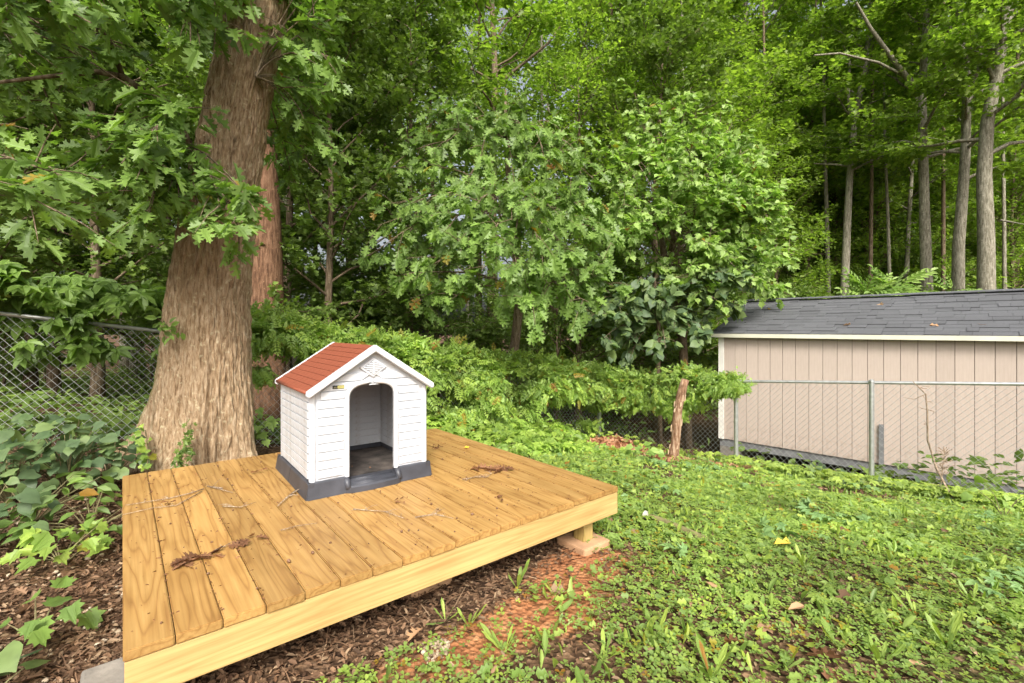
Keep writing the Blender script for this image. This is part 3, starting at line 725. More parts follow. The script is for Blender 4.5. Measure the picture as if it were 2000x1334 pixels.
# door sill with ridges, bulging forward
m = MB(); out = []
n = 16
for i in range(n + 1):
    t = i / n; x = dx0 - .03 + (dx1 - dx0 + .06) * t; bul = -.035 * (math.sin(math.pi * t) ** .35)
    out.append((x, bul))
v = []
for x, y in out: v += [(x, y, 0), (x, y + .002, .034), (x, y + .012, .044), (x, .03 + .0, .058), (x, .12, sillz + .002), (x, .12, 0)]
f = []
for i in range(n):
    for k in range(6): f.append((i * 6 + k, (i + 1) * 6 + k, (i + 1) * 6 + (k + 1) % 6, i * 6 + (k + 1) % 6))
f += [tuple(range(6)), tuple(range(n * 6 + 5, n * 6 - 1, -1))]
m.add(v, f); sill = m.obj('door_sill', M['base_plastic'], dh, smooth=False)
for k in range(7):
    t = k / 6; yy = -.012 + .075 * t; zt_ = .046 + .016 * t
    m = MB(); m.tube([(dx0 + .012, yy, zt_), (dx1 - .012, yy, zt_)], .0035, 6); m.obj('ridge', M['base_plastic'], sill, smooth=True)
for (xa, xb) in ((dx0 - .026, dx0 - .002), (dx1 + .002, dx1 + .026)):
    m = MB(); m.tube([((xa + xb) / 2, -.012, .03), ((xa + xb) / 2, .02, .068), ((xa + xb) / 2, .06, .088)], [.016, .022, .02], 10); m.obj('sill_cheek', M['base_plastic'], sill, smooth=True)
# roof
rp = math.atan2(az - ez_, cx - x0)
ovx = .022; ovy = .012
ridge_z = az + .022; eave_x = x0 - ovx; eave_z = ridge_z - (cx - eave_x) * math.tan(rp)
rl = math.hypot(cx - eave_x, ridge_z - eave_z)
for sgn in (-1, 1):
    X = lambda d: cx + sgn * d
    hw = cx - eave_x
    m = MB(); m.prism([(X(0), ridge_z), (X(hw), eave_z), (X(hw), eave_z - .018), (X(0), ridge_z - .022)], 1, -ovy + .03, DP + ovy - .03)
    m.obj('roof', M['red_light'], dh)
    nrow = 10; ncol = 9; tw = (DP + 2 * ovy - .064) / ncol; tl = rl / nrow
    for r in range(nrow):
        for c in range(ncol + (r % 2)):
            a = -ovy + .032 + (c - (.5 if r % 2 else 0)) * tw; b = a + tw
            a = max(a, -ovy + .032); b = min(b, DP + ovy - .032)
            if b - a < .02: continue
            d0 = (r + 1) * tl; 
            o = link('roof_tile', boxmesh(1, 1, 1, M['red_plastic']), dh)
            o.location = (cx + sgn * d0 * math.cos(rp), a + .0020, ridge_z - d0 * math.sin(rp) + .0025)
            if sgn < 0: o.rotation_euler = (0, -rp + .045, 0); o.scale = (tl - .0015, b - a - .0040, .0045)
            else: o.rotation_euler = (0, rp - .045, 0); o.location.x -= (tl - .0015) * math.cos(rp - .045); o.location.z += (tl - .0015) * math.sin(rp - .045); o.scale = (tl - .0015, b - a - .0040, .0045)
    # gutterless eave bead
    m = MB(); m.tube([(X(hw), -ovy + .03, eave_z - .006), (X(hw), DP + ovy - .03, eave_z - .006)], .012, 8); m.obj('eave_bead', M['red_plastic'], dh, smooth=True)
for (ya, yb, nm) in ((-ovy - .012, -ovy + .036, 'front'), (DP + ovy - .036, DP + ovy + .012, 'rear')):
    hw = cx - eave_x + .008; t_ = .009; dn_ = .030
    zE = ridge_z - hw * math.tan(rp)
    m = MB(); m.prism([(cx, ridge_z + t_), (cx + hw, zE + t_), (cx + hw + .004, zE - dn_ + .01), (cx + hw - .012, zE - dn_), (cx, ridge_z - dn_ - .006), (cx - hw + .012, zE - dn_), (cx - hw - .004, zE - dn_ + .01), (cx - hw, zE + t_)], 1, ya, yb)
    o = m.obj('gable_trim', M['white_plastic'], dh); bev(o, .009, 3)
    o.data.polygons.foreach_set('use_smooth', [True] * len(o.data.polygons))
    try: o.data.set_sharp_from_angle(angle=.6)
    except Exception: pass
# vent
vz = .795; vhw = .093; vhh = .066
m = MB(); m.prism([(cx - vhw, vz), (cx, vz + vhh), (cx + vhw, vz), (cx, vz - vhh)], 1, y0 - .011, y0 + .001); vent = m.obj('vent', M['white_plastic'], dh); bev(vent, .002, 1)
m = MB(); g = .75; m.prism([(cx - vhw * g, vz), (cx, vz + vhh * g), (cx + vhw * g, vz), (cx, vz - vhh * g)], 1, y0 - .0125, y0 - .0105); m.obj('vent_shade_panel', simple('vent_shade', (.30, .30, .32), .6), vent)  # flat grey panel, shade behind the slats put into its colour
for k in range(-3, 4):
    z = vz + k * .0125; hwk = vhw * g * (1 - abs(z - vz) / (vhh * g)) - .004
    if hwk > .006:
        m = MB(); m.box(cx - hwk, cx + hwk, y0 - .018, y0 - .0128, z - .0035, z + .0035); m.obj('vent_slat', M['white_plastic'], vent)
m = MB(); m.box(cx - .004, cx + .004, y0 - .019, y0 - .0185, vz - vhh * .7, vz + vhh * .7); m.obj('vent_mullion', M['white_plastic'], vent)
# maker's plate: black with a yellow field (worn lettering)
m = MB(); m.box(.165, .238, y0 - .009, y0 + .0005, .668, .690); st = m.obj('sticker', M['black'], dh)
m = MB(); m.box(.196, .236, y0 - .0096, y0 - .0092, .6705, .688); m.obj('sticker_field', M['label_yellow'], st)
m = MB()
for k, w in enumerate((.002, .006, .003, .005)): m.box(.169 + k * .0065, .169 + k * .0065 + w * .7, y0 - .0096, y0 - .0092, .672, .672 + .013 * (.5 + .5 * ((k * 7) % 3) / 2))
for k in range(6): m.box(.200 + k * .0058, .2035 + k * .0058, y0 - .0102, y0 - .0097, .674, .674 + .010)
m.obj('sticker_lettering', simple('sticker_ink', (.25, .24, .14), .6), st)
# interior handle strip at door top
m = MB(); m.box(dcx - .02, dcx + .05, y0 + .01, y0 + .034, .676, .684); m.obj('door_clip', M['white_plastic'], dh)
for k in range(2):
    m = MB(); m.tube([(x0 + .001, y0 + .055 - .0 * k, ez_ - .03 if k == 0 else bz + .012), (x0 - .004, y0 + .055, ez_ - .03 if k == 0 else bz + .012)], .005, 8); m.obj('screw', M['base_plastic'], dh)

# ------------------------------------------------------------------ log post
p0 = P(1307, 893, 7.25); p1 = P(1340, 741, 7.2)
p0[2] = tz1(p0[0], p0[1]) - .05
m = MB(); pts = []; rad = []
for i in range(15):
    t = i / 14; p = p0 * (1 - t) + p1 * t + np.array([.035 * math.sin(t * 5 + 1), 0, 0]); pts.append(p); rad.append((.078 - .018 * t) * (1 + .06 * math.sin(t * 17)))
m.tube(pts, rad, 14); lg = m.obj('log_post', M['orange_wood'], None, smooth=True, label='leaning rough log post with peeling orange bark at the fence', cat='post')
lg['kind'] = 'thing'
m = MB()
rk = random.Random(4)
for k in range(14):
    t = rk.uniform(.03, .95); th = rk.uniform(math.pi * .9, math.pi * 2.1); i = int(t * 13)
    c = np.array(pts[i]) + np.array([math.cos(th), math.sin(th), 0]) * rad[i] * .98
    q = rk.uniform(.02, .06); v = [c + np.array([-.012, 0, -q]), c + np.array([.006, -.004, -q * .7]), c + np.array([.012, -.004, q]), c + np.array([-.006, -.001, q * .8])]
    n_ = np.array([math.cos(th), math.sin(th), 0]) * .006
    m.add([*v, *[a + n_ for a in v]], [(0, 1, 2, 3), (4, 5, 6, 7), (0, 4, 5, 1), (2, 6, 7, 3), (1, 5, 6, 2), (0, 4, 7, 3)])
m.obj('peeling_bark', M['pale_wood'], lg, kind='stuff')

# ------------------------------------------------------------------ trees
def spray(rng, Cs, As, Ls, Ws, n, size, droop=.25, up=1.0, jit=.55, facing=None, zs=.18):
    """leaf transforms on twigs: Cs start, As axis, Ls length, Ws half width"""
    K = len(Cs); idx = np.repeat(np.arange(K), n); m_ = len(idx)
    A = nrm(np.asarray(As))[idx]; t = rng.random(m_) ** .8
    Sd = nrm(np.cross(A, np.array([0, 0, 1.])) + 1e-6)
    s = rng.uniform(-1, 1, m_)
    pos = np.asarray(Cs)[idx] + A * (t * np.asarray(Ls)[idx])[:, None] + Sd * (s * np.asarray(Ws)[idx] * (1.1 - .6 * t))[:, None]
    pos[:, 2] += rng.normal(0, 1, m_) * np.asarray(Ws)[idx] * zs
    D = A * .7 + Sd * np.sign(s)[:, None] * .7 + rng.normal(0, jit, (m_, 3)); D[:, 2] -= droop
    Nn = np.tile(np.array([0, 0, up]), (m_, 1)) + rng.normal(0, jit, (m_, 3))
    if facing is not None: Nn += np.asarray(facing)
    return pos, frames(D, Nn), size * rng.uniform(.65, 1.2, m_), rng.random(m_)

def curve(a, b, sag, n=6, wig=.05, rng=None):
    a = np.asarray(a, float); b = np.asarray(b, float); L_ = np.linalg.norm(b - a); out = []
    w = rng.normal(0, 1, (3,)) if rng is not None else np.zeros(3); ph = rng.uniform(0, 6) if rng is not None else 0
    for i in range(n):
        t = i / (n - 1); p = a * (1 - t) + b * t; p = p + np.array([0, 0, sag * 4 * t * (1 - t)]) + w * wig * L_ * math.sin(t * math.pi * 1.7 + ph) * t * (1 - t) * 2
        out.append(p)
    return np.array(out)

def make_tree(seed, H, r0, lo, R, nb, sub, nleaf, tmpl, size, lean=(0, 0), path=None, shape='round', spl=.9, up=.35, jit=.5, sprw=.35):
    rng = np.random.default_rng(seed); tm = MB()
    if path is None:
        hs = np.linspace(0, H, 12); ph = rng.uniform(0, 6, 2)
        path = np.stack([lean[0] * (hs / H) ** 1.4 + .012 * H * np.sin(hs * .55 + ph[0]) * (hs / H), lean[1] * (hs / H) + .012 * H * np.sin(hs * .5 + ph[1]) * (hs / H), hs], 1)
    path = np.asarray(path, float); hh = np.concatenate([[0], np.cumsum(np.linalg.norm(np.diff(path, axis=0), axis=1))]); hh /= hh[-1]
    rr = r0 * (1 - .82 * hh); rr[0] *= 1.35
    tm.tube(path, rr, 10)
    at = lambda f: np.array([np.interp(f, hh, path[:, i]) for i in range(3)])
    Cs, As, Ls, Ws = [], [], [], []
    for b in range(nb):
        f = lo + (1 - lo) * (b + rng.random()) / nb; f = min(f, .985)
        az_ = b * 2.39996 + rng.uniform(-.4, .4); g = (f - lo) / (1 - lo)
        if shape == 'round': ln = R * (.45 + .55 * math.sin(math.pi * min(1, .25 + g * .75))) 
        elif shape == 'wide': ln = R * (1.05 - .55 * g)
        else: ln = R * (1 - .75 * g)
        ln *= rng.uniform(.7, 1.15); el = up + .55 * g + rng.uniform(-.15, .2)
        a = at(f); e = a + ln * np.array([math.cos(az_) * math.cos(el), math.sin(az_) * math.cos(el), math.sin(el)])
        cv = curve(a, e, ln * .06, 6, .12, rng); r1 = max(.012, r0 * (1 - .82 * f) * .42)
        tm.tube(cv, np.linspace(r1, .006, 6), 5, cap=False)
        for k in range(sub):
            t = .25 + .75 * (k + rng.random()) / sub; q = cv[min(5, int(t * 5))] * (1 - (t * 5 % 1)) + cv[min(5, int(t * 5) + 1)] * (t * 5 % 1)
            ax = nrm(cv[-1] - cv[0]); sd = nrm(np.cross(ax, [0, 0, 1])) * (1 if k % 2 else -1)
            d = ax * rng.uniform(.3, 1) + sd * rng.uniform(.3, 1.1) + np.array([0, 0, rng.uniform(-.25, .35)]); d = nrm(d)
            L1 = spl * rng.uniform(.6, 1.2) * (1.1 - .3 * t)
            if k % 2 == 0: tm.tube([q, q + d * L1 * .5 + np.array([0, 0, .03]), q + d * L1 * .95], [.012, .008, .004], 3, cap=False)
            Cs.append(q); As.append(d); Ls.append(L1); Ws.append(sprw * rng.uniform(.7, 1.2))
    pos, Rm, sc, rd = spray(rng, Cs, As, Ls, Ws, nleaf, size, jit=jit)
    return tm, (tmpl[0], tmpl[1], pos, Rm, sc, rd)

def proto(name, seed, leafm, barkm, **k):
    tm, lf = make_tree(seed, **k)
    return (tm.mesh(name + '_trunk', barkm, True), scatter_mesh(name + '_crown', [lf], leafm))
PT = {
 'tallA': proto('a', 11, M['forest_leaf'], M['grey_bark'], H=20, r0=.22, lo=.35, R=4.2, nb=34, sub=9, nleaf=56, tmpl=LOBE, size=.15, shape='round', spl=1.3, sprw=.55),
 'tallB': proto('b', 12, M['forest_leaf'], M['grey_bark'], H=19, r0=.19, lo=.22, R=3.8, nb=38, sub=8, nleaf=56, tmpl=DIAM, size=.15, shape='wide', spl=1.3, sprw=.55),
 'midA': proto('c', 13, M['dark_leaf'], M['brown_bark'], H=10, r0=.11, lo=.1, R=2.8, nb=34, sub=8, nleaf=46, tmpl=LOBE, size=.13, shape='round', spl=.9, sprw=.4),
 'midB': proto('d', 14, M['forest_leaf'], M['brown_bark'], H=9, r0=.09, lo=.1, R=2.6, nb=32, sub=8, nleaf=46, tmpl=OVAL, size=.12, shape='wide', spl=.9, sprw=.4),
 'low': proto('e', 15, M['dark_leaf'], M['brown_bark'], H=3.6, r0=.04, lo=.06, R=1.7, nb=22, sub=7, nleaf=40, tmpl=OVAL, size=.11, shape='round', spl=.6, sprw=.3),
}
def plant(kind, x, y, s, rz, label, group, nm='woodland_tree', cat='tree', sz=None):
    g = tz1(x, y)
    root = empty(nm, (x, y, g - .05), rz, label=label, cat=cat, group=group)
    root.scale = (s, s, sz or s)
    a, b = PT[kind]
    link('trunk', a, root); link('crown', b, root)['kind'] = 'stuff'
    return root

rt = random.Random(21)
far_label = 'tall leafy tree deep in the woods beyond the fence, one of a dense stand'
mid_label = 'mid sized leafy tree in the thick green growth behind the vine covered fence'
low_label = 'low leafy shrub filling the dark understorey of the woods'
# far stand
row = []
for (Y, n_, sx) in ((19, 13, 2.3), (27, 15, 3.0), (36, 18, 3.8)):
    for k in range(n_):
        x = (k - (n_ - 1) / 2) * (2.35 * Y / n_) + rt.uniform(-.8, .8) * sx * .4
        y = Y + rt.uniform(-2.2, 2.2)
        px = 1000 + F * x / y
        if Y < 22 and 1480 < px < 2050: continue
        if 480 < px < 1250 and rt.random() < .32: continue
        plant(rt.choice(('tallA', 'tallB', 'tallB')), x, y, rt.uniform(.95, 1.25) * (1 if Y < 30 else 1.15), rt.uniform(0, 6.28), far_label, 'far trees of the woodland')
# mid trees behind the fence (left and centre)
ML = {1285: 'leafy yellow green tree standing above the bushy tree crown', -60: 'leafy dark tree cut by the left edge behind the wire fence', 60: 'dark leafy tree in the left corner, deeper behind the fence', 190: 'dark tree behind the wire mesh left of the big oak', 330: 'leafy tree directly behind the big oak trunk', 560: 'dark leafy tree just right of the reddish trunk', 680: 'dark tall bushy tree behind the dog house', 640: 'smaller dark tree above the peak of the dog house', 800: 'dark tree filling the gap left of the young oak', 1010: 'pale leafy tree straight behind the young oak crown', 1130: 'leafy tree between the young oak and the bright bushy tree', 1240: 'tall leafy tree above the left side of the bushy tree', 1330: 'leafy tree hidden behind the bright bushy tree', 1420: 'leafy tree rising right of the bushy tree crown', -20: 'pale leafy tree deep behind the far left corner', 430: 'pale leafy tree seen past the right side of the big oak'}
for (px, Y, kind, s) in ((-60, 8.5, 'midA', .9), (60, 11, 'midA', 1.1), (190, 9.5, 'midA', .95), (330, 12.5, 'midB', 1.15), (560, 11.5, 'midA', 1.1), (680, 13.5, 'midA', 1.25), (640, 10.0, 'midA', .9),
                         (800, 12.0, 'midA', 1.0), (1010, 14.5, 'midB', 1.05), (1130, 12.5, 'midB', 1.05), (1240, 14.5, 'midB', 1.25), (1330, 12.8, 'midB', 1.0), (1285, 12.2, 'midA', .98), (1420, 15.5, 'midB', 1.1), (-20, 14, 'midB', 1.3), (430, 15.5, 'midB', 1.3)):
    plant(kind, (px - 1000) / F * Y, Y, s, rt.uniform(0, 6.28), ML[px], 'mid sized trees behind the vine fence')
for k in range(11):
    px = 1460 + k * 58; Y = rt.uniform(18, 23); plant('midB', (px - 1000) / F * Y, Y, rt.uniform(.95, 1.35), rt.uniform(0, 6.28), 'pale green understorey tree among the trunks behind the shed', 'understorey trees behind the shed')
for k in range(20):
    px = 1400 + k * 37; Y = rt.uniform(21, 33); plant(rt.choice(('midA', 'midB')), (px - 1000) / F * Y, Y, rt.uniform(1.3, 1.9), rt.uniform(0, 6.28), 'leafy tree closing the gaps deep behind the shed', 'leafy trees deep behind the shed')
for k in range(34):
    Y = rt.uniform(8.6, 20); px = rt.uniform(-80, 2080)
    if px > 1330 and Y < 13.5: Y = rt.uniform(14, 22)
    if 440 > px and Y < 9.5: Y += 1.5
    if px > 650 and px < 1330 and Y < 10.5: Y += 2.2
    plant('low', (px - 1000) / F * Y, Y, rt.uniform(.7, 1.15), rt.uniform(0, 6.28), low_label, 'understorey shrubs of the woodland', 'woodland_shrub', 'shrub')

# recognisable trunks behind the shed
def forest_tree(pts_px, Y, r0, label, seed, extra=(), bark='grey_bark', top=13, lo=.42, nb=22, R=2.8, name='slender_tree', leafm='forest_leaf', size=.15, nleaf=60):
    pp = [P(a, b, Y) for a, b in pts_px]
    g = tz1(pp[0][0], Y); base = pp[0].copy(); base[2] = g - .05; base[0] = pp[0][0]
    path = [base] + pp
    d = nrm(pp[-1] - pp[-2]); d = nrm(d * .6 + np.array([0, 0, .4]))
    for q in range(3): path.append(path[-1] + d * 1.6)
    path = np.array(path)
    o3 = path[0].copy(); loc = path - o3
    root = empty(name, tuple(o3), label=label, cat='tree', group='tall trees behind the shed')
    tm, lf = make_tree(seed, H=1, r0=r0, lo=lo, R=R, nb=nb, sub=7, nleaf=nleaf, tmpl=LOBE, size=size, path=loc, shape='wide', spl=1.1, sprw=.5, up=.2)
    # rewrite trunk with gentler taper is in make_tree; add named limbs
    for (lp, ra) in extra:
        q = np.array([P(a, b, Y + dy) - o3 for a, b, dy in lp]); tm.tube(q, np.linspace(ra, ra * .35, len(q)), 7, cap=False)
    link('trunk', tm.mesh('trunk', M[bark], True), root)
    link('crown', scatter_mesh('crown', [lf], M[leafm]), root)['kind'] = 'stuff'
    return root
forest_tree([(1650, 560), (1655, 430), (1660, 340), (1668, 250), (1678, 190), (1692, 120), (1700, 20)], 17, .17, 'slender grey tree behind the shed whose trunk kinks and leans right', 31, [([(1662, 235, 0), (1657, 180, .2), (1660, 120, .3), (1648, 90, .5)], .07)])
forest_tree([(1769, 570), (1775, 430), (1783, 300), (1788, 200)], 19, .12, 'thin pale trunk just left of the tall straight forked tree', 32)
forest_tree([(1810, 560), (1806, 430), (1803, 300), (1801, 170), (1808, 60), (1815, -60)], 15.5, .20, 'tall straight tree behind the shed throwing two long limbs to the left', 33,
            [([(1802, 180, 0), (1770, 150, -.3), (1740, 110, -.5), (1700, 55, -.8), (1672, 5, -1)], .10), ([(1800, 175, 0), (1765, 148, -.2), (1715, 122, -.6), (1640, 104, -1), (1590, 108, -1.2)], .06)])
forest_tree([(1871, 560), (1872, 480), (1880, 380), (1886, 290), (1888, 180), (1885, 100), (1872, 20)], 14.5, .20, 'grey tree with a knotty trunk forking into a long right hand limb', 34,
            [([(1892, 165, 0), (1920, 118, -.5), (1955, 82, -1), (2000, 58, -1.5), (2060, 30, -2)], .10), ([(1884, 110, 0), (1868, 80, 0), (1855, 50, .2), (1838, 30, .3)], .07), ([(1884, 285, 0), (1905, 262, -.3), (1935, 240, -.8)], .05)])
forest_tree([(1926, 570), (1926, 460), (1922, 340), (1928, 240), (1945, 150), (1962, 60), (1985, -60)], 13.5, .25, 'thickest trunk behind the shed, curving up to the right', 35, [([(1955, 430, 0), (2010, 440, -.5)], .03)])
forest_tree([(1577, 580), (1578, 470), (1580, 380), (1582, 290), (1588, 180)], 21, .15, 'distant thin dark trunk left of the kinked grey tree', 36, bark='brown_bark')
forest_tree([(1531, 430), (1532, 380), (1535, 320), (1538, 250)], 24, .13, 'distant thin trunk furthest left of those behind the shed', 37, bark='brown_bark')
forest_tree([(1598, 580), (1597, 470), (1600, 400), (1606, 330)], 23, .07, 'very thin pale sapling trunk between two darker trunks', 38)
forest_tree([(1983, 560), (1985, 440), (1975, 330), (1985, 180)], 20, .16, 'dark trunk at the far right edge behind the shed', 39, bark='brown_bark')
forest_tree([(962, 420), (963, 300), (967, 210), (966, 120), (962, 30), (958, -60)], 14, .17, 'dark upright trunk with a long limb rising right above the middle oak', 40,
            [([(968, 178, 0), (990, 150, -.2), (1030, 118, -.5), (1070, 85, -.8), (1100, 45, -1)], .06), ([(966, 145, 0), (985, 128, 0), (1030, 110, -.2)], .03), ([(966, 80, 0), (990, 45, 0), (1040, 0, -.3)], .04)], bark='brown_bark', R=2.6, leafm='forest_leaf')
forest_tree([(1196, 420), (1198, 300), (1195, 120), (1192, 20), (1196, -60)], 16, .20, 'dark leaf clad trunk high above the bright bushy tree', 41, bark='brown_bark', R=2.6)
forest_tree([(1335, 660), (1337, 600), (1333, 200), (1332, 40)], 15, .11, 'thin pale trunk rising behind the bright bushy tree', 42)
forest_tree([(1388, 240), (1385, 200), (1380, 100), (1384, 0)], 19, .12, 'thin grey trunk high between the bushy tree and the shed woods', 43)
forest_tree([(935, 300), (934, 200), (936, 60), (934, -40)], 17, .12, 'thin trunk wrapped in leaves beside the dark upright trunk', 44, bark='brown_bark')
forest_tree([(616, 420), (612, 360), (608, 320), (604, 200)], 15, .09, 'thin dark stem to the right of the reddish trunk', 45, bark='brown_bark', R=2)
forest_tree([(105, 600), (106, 500), (108, 420), (112, 300)], 10, .10, 'dark trunk in the deep shade left of the big oak', 46, bark='brown_bark', R=2.4, leafm='dark_leaf')

for k, (px, Y, r_) in enumerate(((1498, 18, .09), (1618, 18.5, .10), (1700, 18, .09), (1738, 17, .07), (1842, 18, .09), (1962, 17.5, .08), (1460, 27, .10), (720, 17, .09), (852, 18, .10), (1060, 19, .11), (1285, 18, .09), (1440, 20, .08))):
    dx = random.uniform(-14, 14)
    forest_tree([(px, 570), (px + dx * .3, 430), (px + dx * .8, 280), (px + dx, 120), (px + dx * 1.6, -20)], Y, r_, 'thin straight trunk half lost among the leaves of the far woods', 60 + k, bark='grey_bark' if k % 2 else 'brown_bark', nb=9, nleaf=34, R=1.8)

# reddish pine trunk behind the big oak
o3 = P(526, 640, 8.6); g = tz1(o3[0], 8.6)
root = empty('pine_tree', (o3[0], 8.6, g), label='thick reddish trunk standing in shade just right of the big oak', cat='tree')
m = MB(); pth = [(0, 0, -.1), (0, 0, .4), (-.03, 0, 1.5), (-.06, 0, 3), (-.15, 0, 5), (-.1, 0, 8), (0, 0, 12)]
m.tube(pth, [.36, .30, .285, .275, .25, .22, .15], 18); m.obj('trunk', M['red_bark'], root, smooth=True)
rng = np.random.default_rng(5); tm, lf = make_tree(77, H=12, r0=.01, lo=.45, R=2.6, nb=22, sub=7, nleaf=40, tmpl=OVAL, size=.12, shape='round')
link('crown', scatter_mesh('crown', [lf], M['dark_leaf']), root)['kind'] = 'stuff'

# ---------------------------------------------------------------- foreground leaves as single parts
_leafme = {}
def leaf_me(tmpl, key, m_):
    k = (key, m_.name)
    if k not in _leafme:
        me = bpy.data.meshes.new('leaf'); me.from_pydata(tmpl[0], [], tmpl[1]); me.materials.append(m_); _leafme[k] = me; me.polygons.foreach_set('use_smooth', [key == 'heart'] * len(me.polygons))
    return _leafme[k]
def place_leaf(root, me, pos, R, s, inv):
    o = bpy.data.objects.new('leaf', me); C.objects.link(o); o.parent = root
    mt = Matrix(((R[0][0] * s, R[0][1] * s, R[0][2] * s, pos[0]), (R[1][0] * s, R[1][1] * s, R[1][2] * s, pos[1]), (R[2][0] * s, R[2][1] * s, R[2][2] * s, pos[2]), (0, 0, 0, 1)))
    o.matrix_basis = inv @ mt; return o
def leafy(root, tmpl, key, mt, pos, R, sc, rd, nmax=290, name='foliage'):
    """largest leaves in view become single parts, the rest one mass"""
    inv = Matrix.Translation(-Vector(root.location))
    px = 1000 + F * pos[:, 0] / pos[:, 1]; py = HZ + F * (CH - pos[:, 2]) / pos[:, 1]
    vis = (px > -10) & (px < 2010) & (py > -10) & (py < 1344)
    score = sc / pos[:, 1] * vis; order = np.argsort(-score); k = min(nmax, int(vis.sum()))
    me = leaf_me(tmpl, key, mt)
    for i in order[:k]: place_leaf(root, me, pos[i], R[i], sc[i], inv)
    rest = order[k:]
    if len(rest):
        off = np.array(root.location)
        o = link(name, scatter_mesh(name, [(tmpl[0], tmpl[1], pos[rest] - off, R[rest], sc[rest], rd[rest])], mt, smooth=(key == 'heart')), root); o['kind'] = 'stuff'

def whorls(rng, ends, axes, n, size, spread=.75, droop=.5, face=(0, -.5, .7), jit=.35, back=.25):
    """leaves in fans near twig tips"""
    K = len(ends); idx = np.repeat(np.arange(K), n); m_ = len(idx)
    A = nrm(np.asarray(axes))[idx]; up = np.array([0, 0, 1.]); Sd = nrm(np.cross(A, up) + 1e-6); Up2 = np.cross(Sd, A)
    th = rng.uniform(0, 2 * math.pi, m_)
    D = A * rng.uniform(.2, 1, m_)[:, None] + Sd * (np.cos(th) * spread)[:, None] + Up2 * (np.sin(th) * spread * .5)[:, None]
    D[:, 2] -= droop * rng.uniform(.3, 1.3, m_)
    pos = np.asarray(ends)[idx] - A * (rng.random(m_) * back)[:, None] + nrm(D) * .03
    Nn = np.tile(np.array(face, float), (m_, 1)) + rng.normal(0, jit, (m_, 3))
    return pos, frames(D, Nn), size * rng.uniform(.6, 1.15, m_), rng.random(m_)

def hero_foliage(rng, tm, targets, attach, twigs, n, size, tw=.35, r=.02, droop=.5, face=(0, -.5, .7), sag=.15, off=(0, 0, 0), jitc=.18):
    ends, axes = [], []
    for (tp, ti) in targets:
        a = np.asarray(attach[ti], float); e = np.asarray(tp, float)
        cv = curve(a, e, sag, 9, .06, rng); Lb = np.linalg.norm(e - a)
        tm.tube(cv - off, np.linspace(r * max(.5, min(1.6, Lb / 2)), .004, 9), 6, cap=False)
        for k in range(twigs):
            t = .55 + .45 * (k + rng.random()) / twigs if Lb > 1 else .3 + .7 * (k + rng.random()) / twigs
            q = np.array([np.interp(t * 8, np.arange(9), cv[:, i]) for i in range(3)])
            d = nrm(nrm(e - a) * rng.uniform(.2, .8) + rng.normal(0, .6, 3) + np.array([0, 0, -.1])); L1 = tw * rng.uniform(.5, 1.3)
            q2 = q + d * L1 + np.array([0, 0, -.06 * L1])
            tm.tube(np.array([q, (q + q2) / 2 + np.array([0, 0, .02]), q2]) - off, [.006, .004, .002], 4, cap=False)
            ends.append(q2); axes.append(d)
            ends.append((q + q2) / 2 + rng.normal(0, .03, 3)); axes.append(nrm(d + rng.normal(0, .4, 3)))
    return whorls(rng, ends, axes, n, size, droop=droop, face=face)

# big oak ------------------------------------------------------------
TB = np.array([-2.80, 4.38]); tg = tz1(TB[0], TB[1])
oak = empty('oak_tree', (TB[0], TB[1], tg), label='big oak with ridged brown bark and flared roots at the deck corner', cat='tree')
def oak_c(z):   # centre line, world
    zz_ = np.array([-.2, 0.1, .8, 1.7, 2.6, 3.5, 4.5, 6.0, 8.0, 10]); xx = np.array([-2.80, -2.80, -2.80, -2.79, -2.68, -2.53, -2.34, -2.2, -2.0, -1.9])
    return np.interp(z, zz_, xx)
def oak_r(z): return np.interp(z, [0, .15, .35, .6, 1.0, 1.7, 2.6, 3.5, 4.5, 6, 8, 10], [.50, .46, .425, .40, .372, .335, .295, .27, .25, .24, .2, .12])
na, nz = 360, 420
zs_ = np.concatenate([np.linspace(-.25, 5.5, 360), np.linspace(5.52, 10, 60)]); th_ = np.linspace(0, 2 * math.pi, na, endpoint=False)
ZZ, TT = np.meshgrid(zs_, th_, indexing='ij')
R0 = oak_r(ZZ)
fl = np.exp(-np.clip(ZZ - .0, 0, 9) / .45)
lob = 1 + fl * (.26 * np.cos(TT * 4 + .6) + .16 * np.cos(TT * 7 + 2)) + fl * 1.3 * np.exp(-((np.mod(TT - math.pi * 1.08 + math.pi, 2 * math.pi) - math.pi) ** 2) / .09) - .20 * fl * np.cos(TT - .4) + .03 * np.cos(TT * 3 + ZZ * .8) + .02 * np.cos(TT * 5 - ZZ)
# a vertical seam on the lower right of the trunk
seam = -.10 * np.exp(-((np.mod(TT - 5.3 + math.pi, 2 * math.pi) - math.pi) ** 2) / .006) * np.clip(1.4 - ZZ, 0, 1)
RR_ = R0 * (lob + seam)
X_ = np.cos(TT); Y_ = np.sin(TT)
disp = np.empty_like(ZZ)
for i in range(ZZ.shape[0]):
    for j in range(ZZ.shape[1]):
        z = ZZ[i, j]; r_ = .42
        v1 = Vector((X_[i, j] * 8.0, Y_[i, j] * 8.0, z * 3.3)); w_ = mnoise.noise(v1 * .8) * .8
        a = mnoise.noise(Vector((v1.x * 1.7 + w_, v1.y * 1.7 + w_, v1.z * 1.1)))
        b = mnoise.noise(Vector((v1.x * 4 + w_ * 2, v1.y * 4, v1.z * 3.0)))
        disp[i, j] = (1 - abs(a) * 2.4) * .013 + (1 - abs(b) * 2) * .010
RR_ = RR_ - disp
wx = oak_c(ZZ) + RR_ * X_; wy = TB[1] + RR_ * Y_
V = np.stack([(wx - TB[0]).ravel(), (wy - TB[1]).ravel(), (ZZ).ravel() ], 1); nzr = ZZ.shape[0]
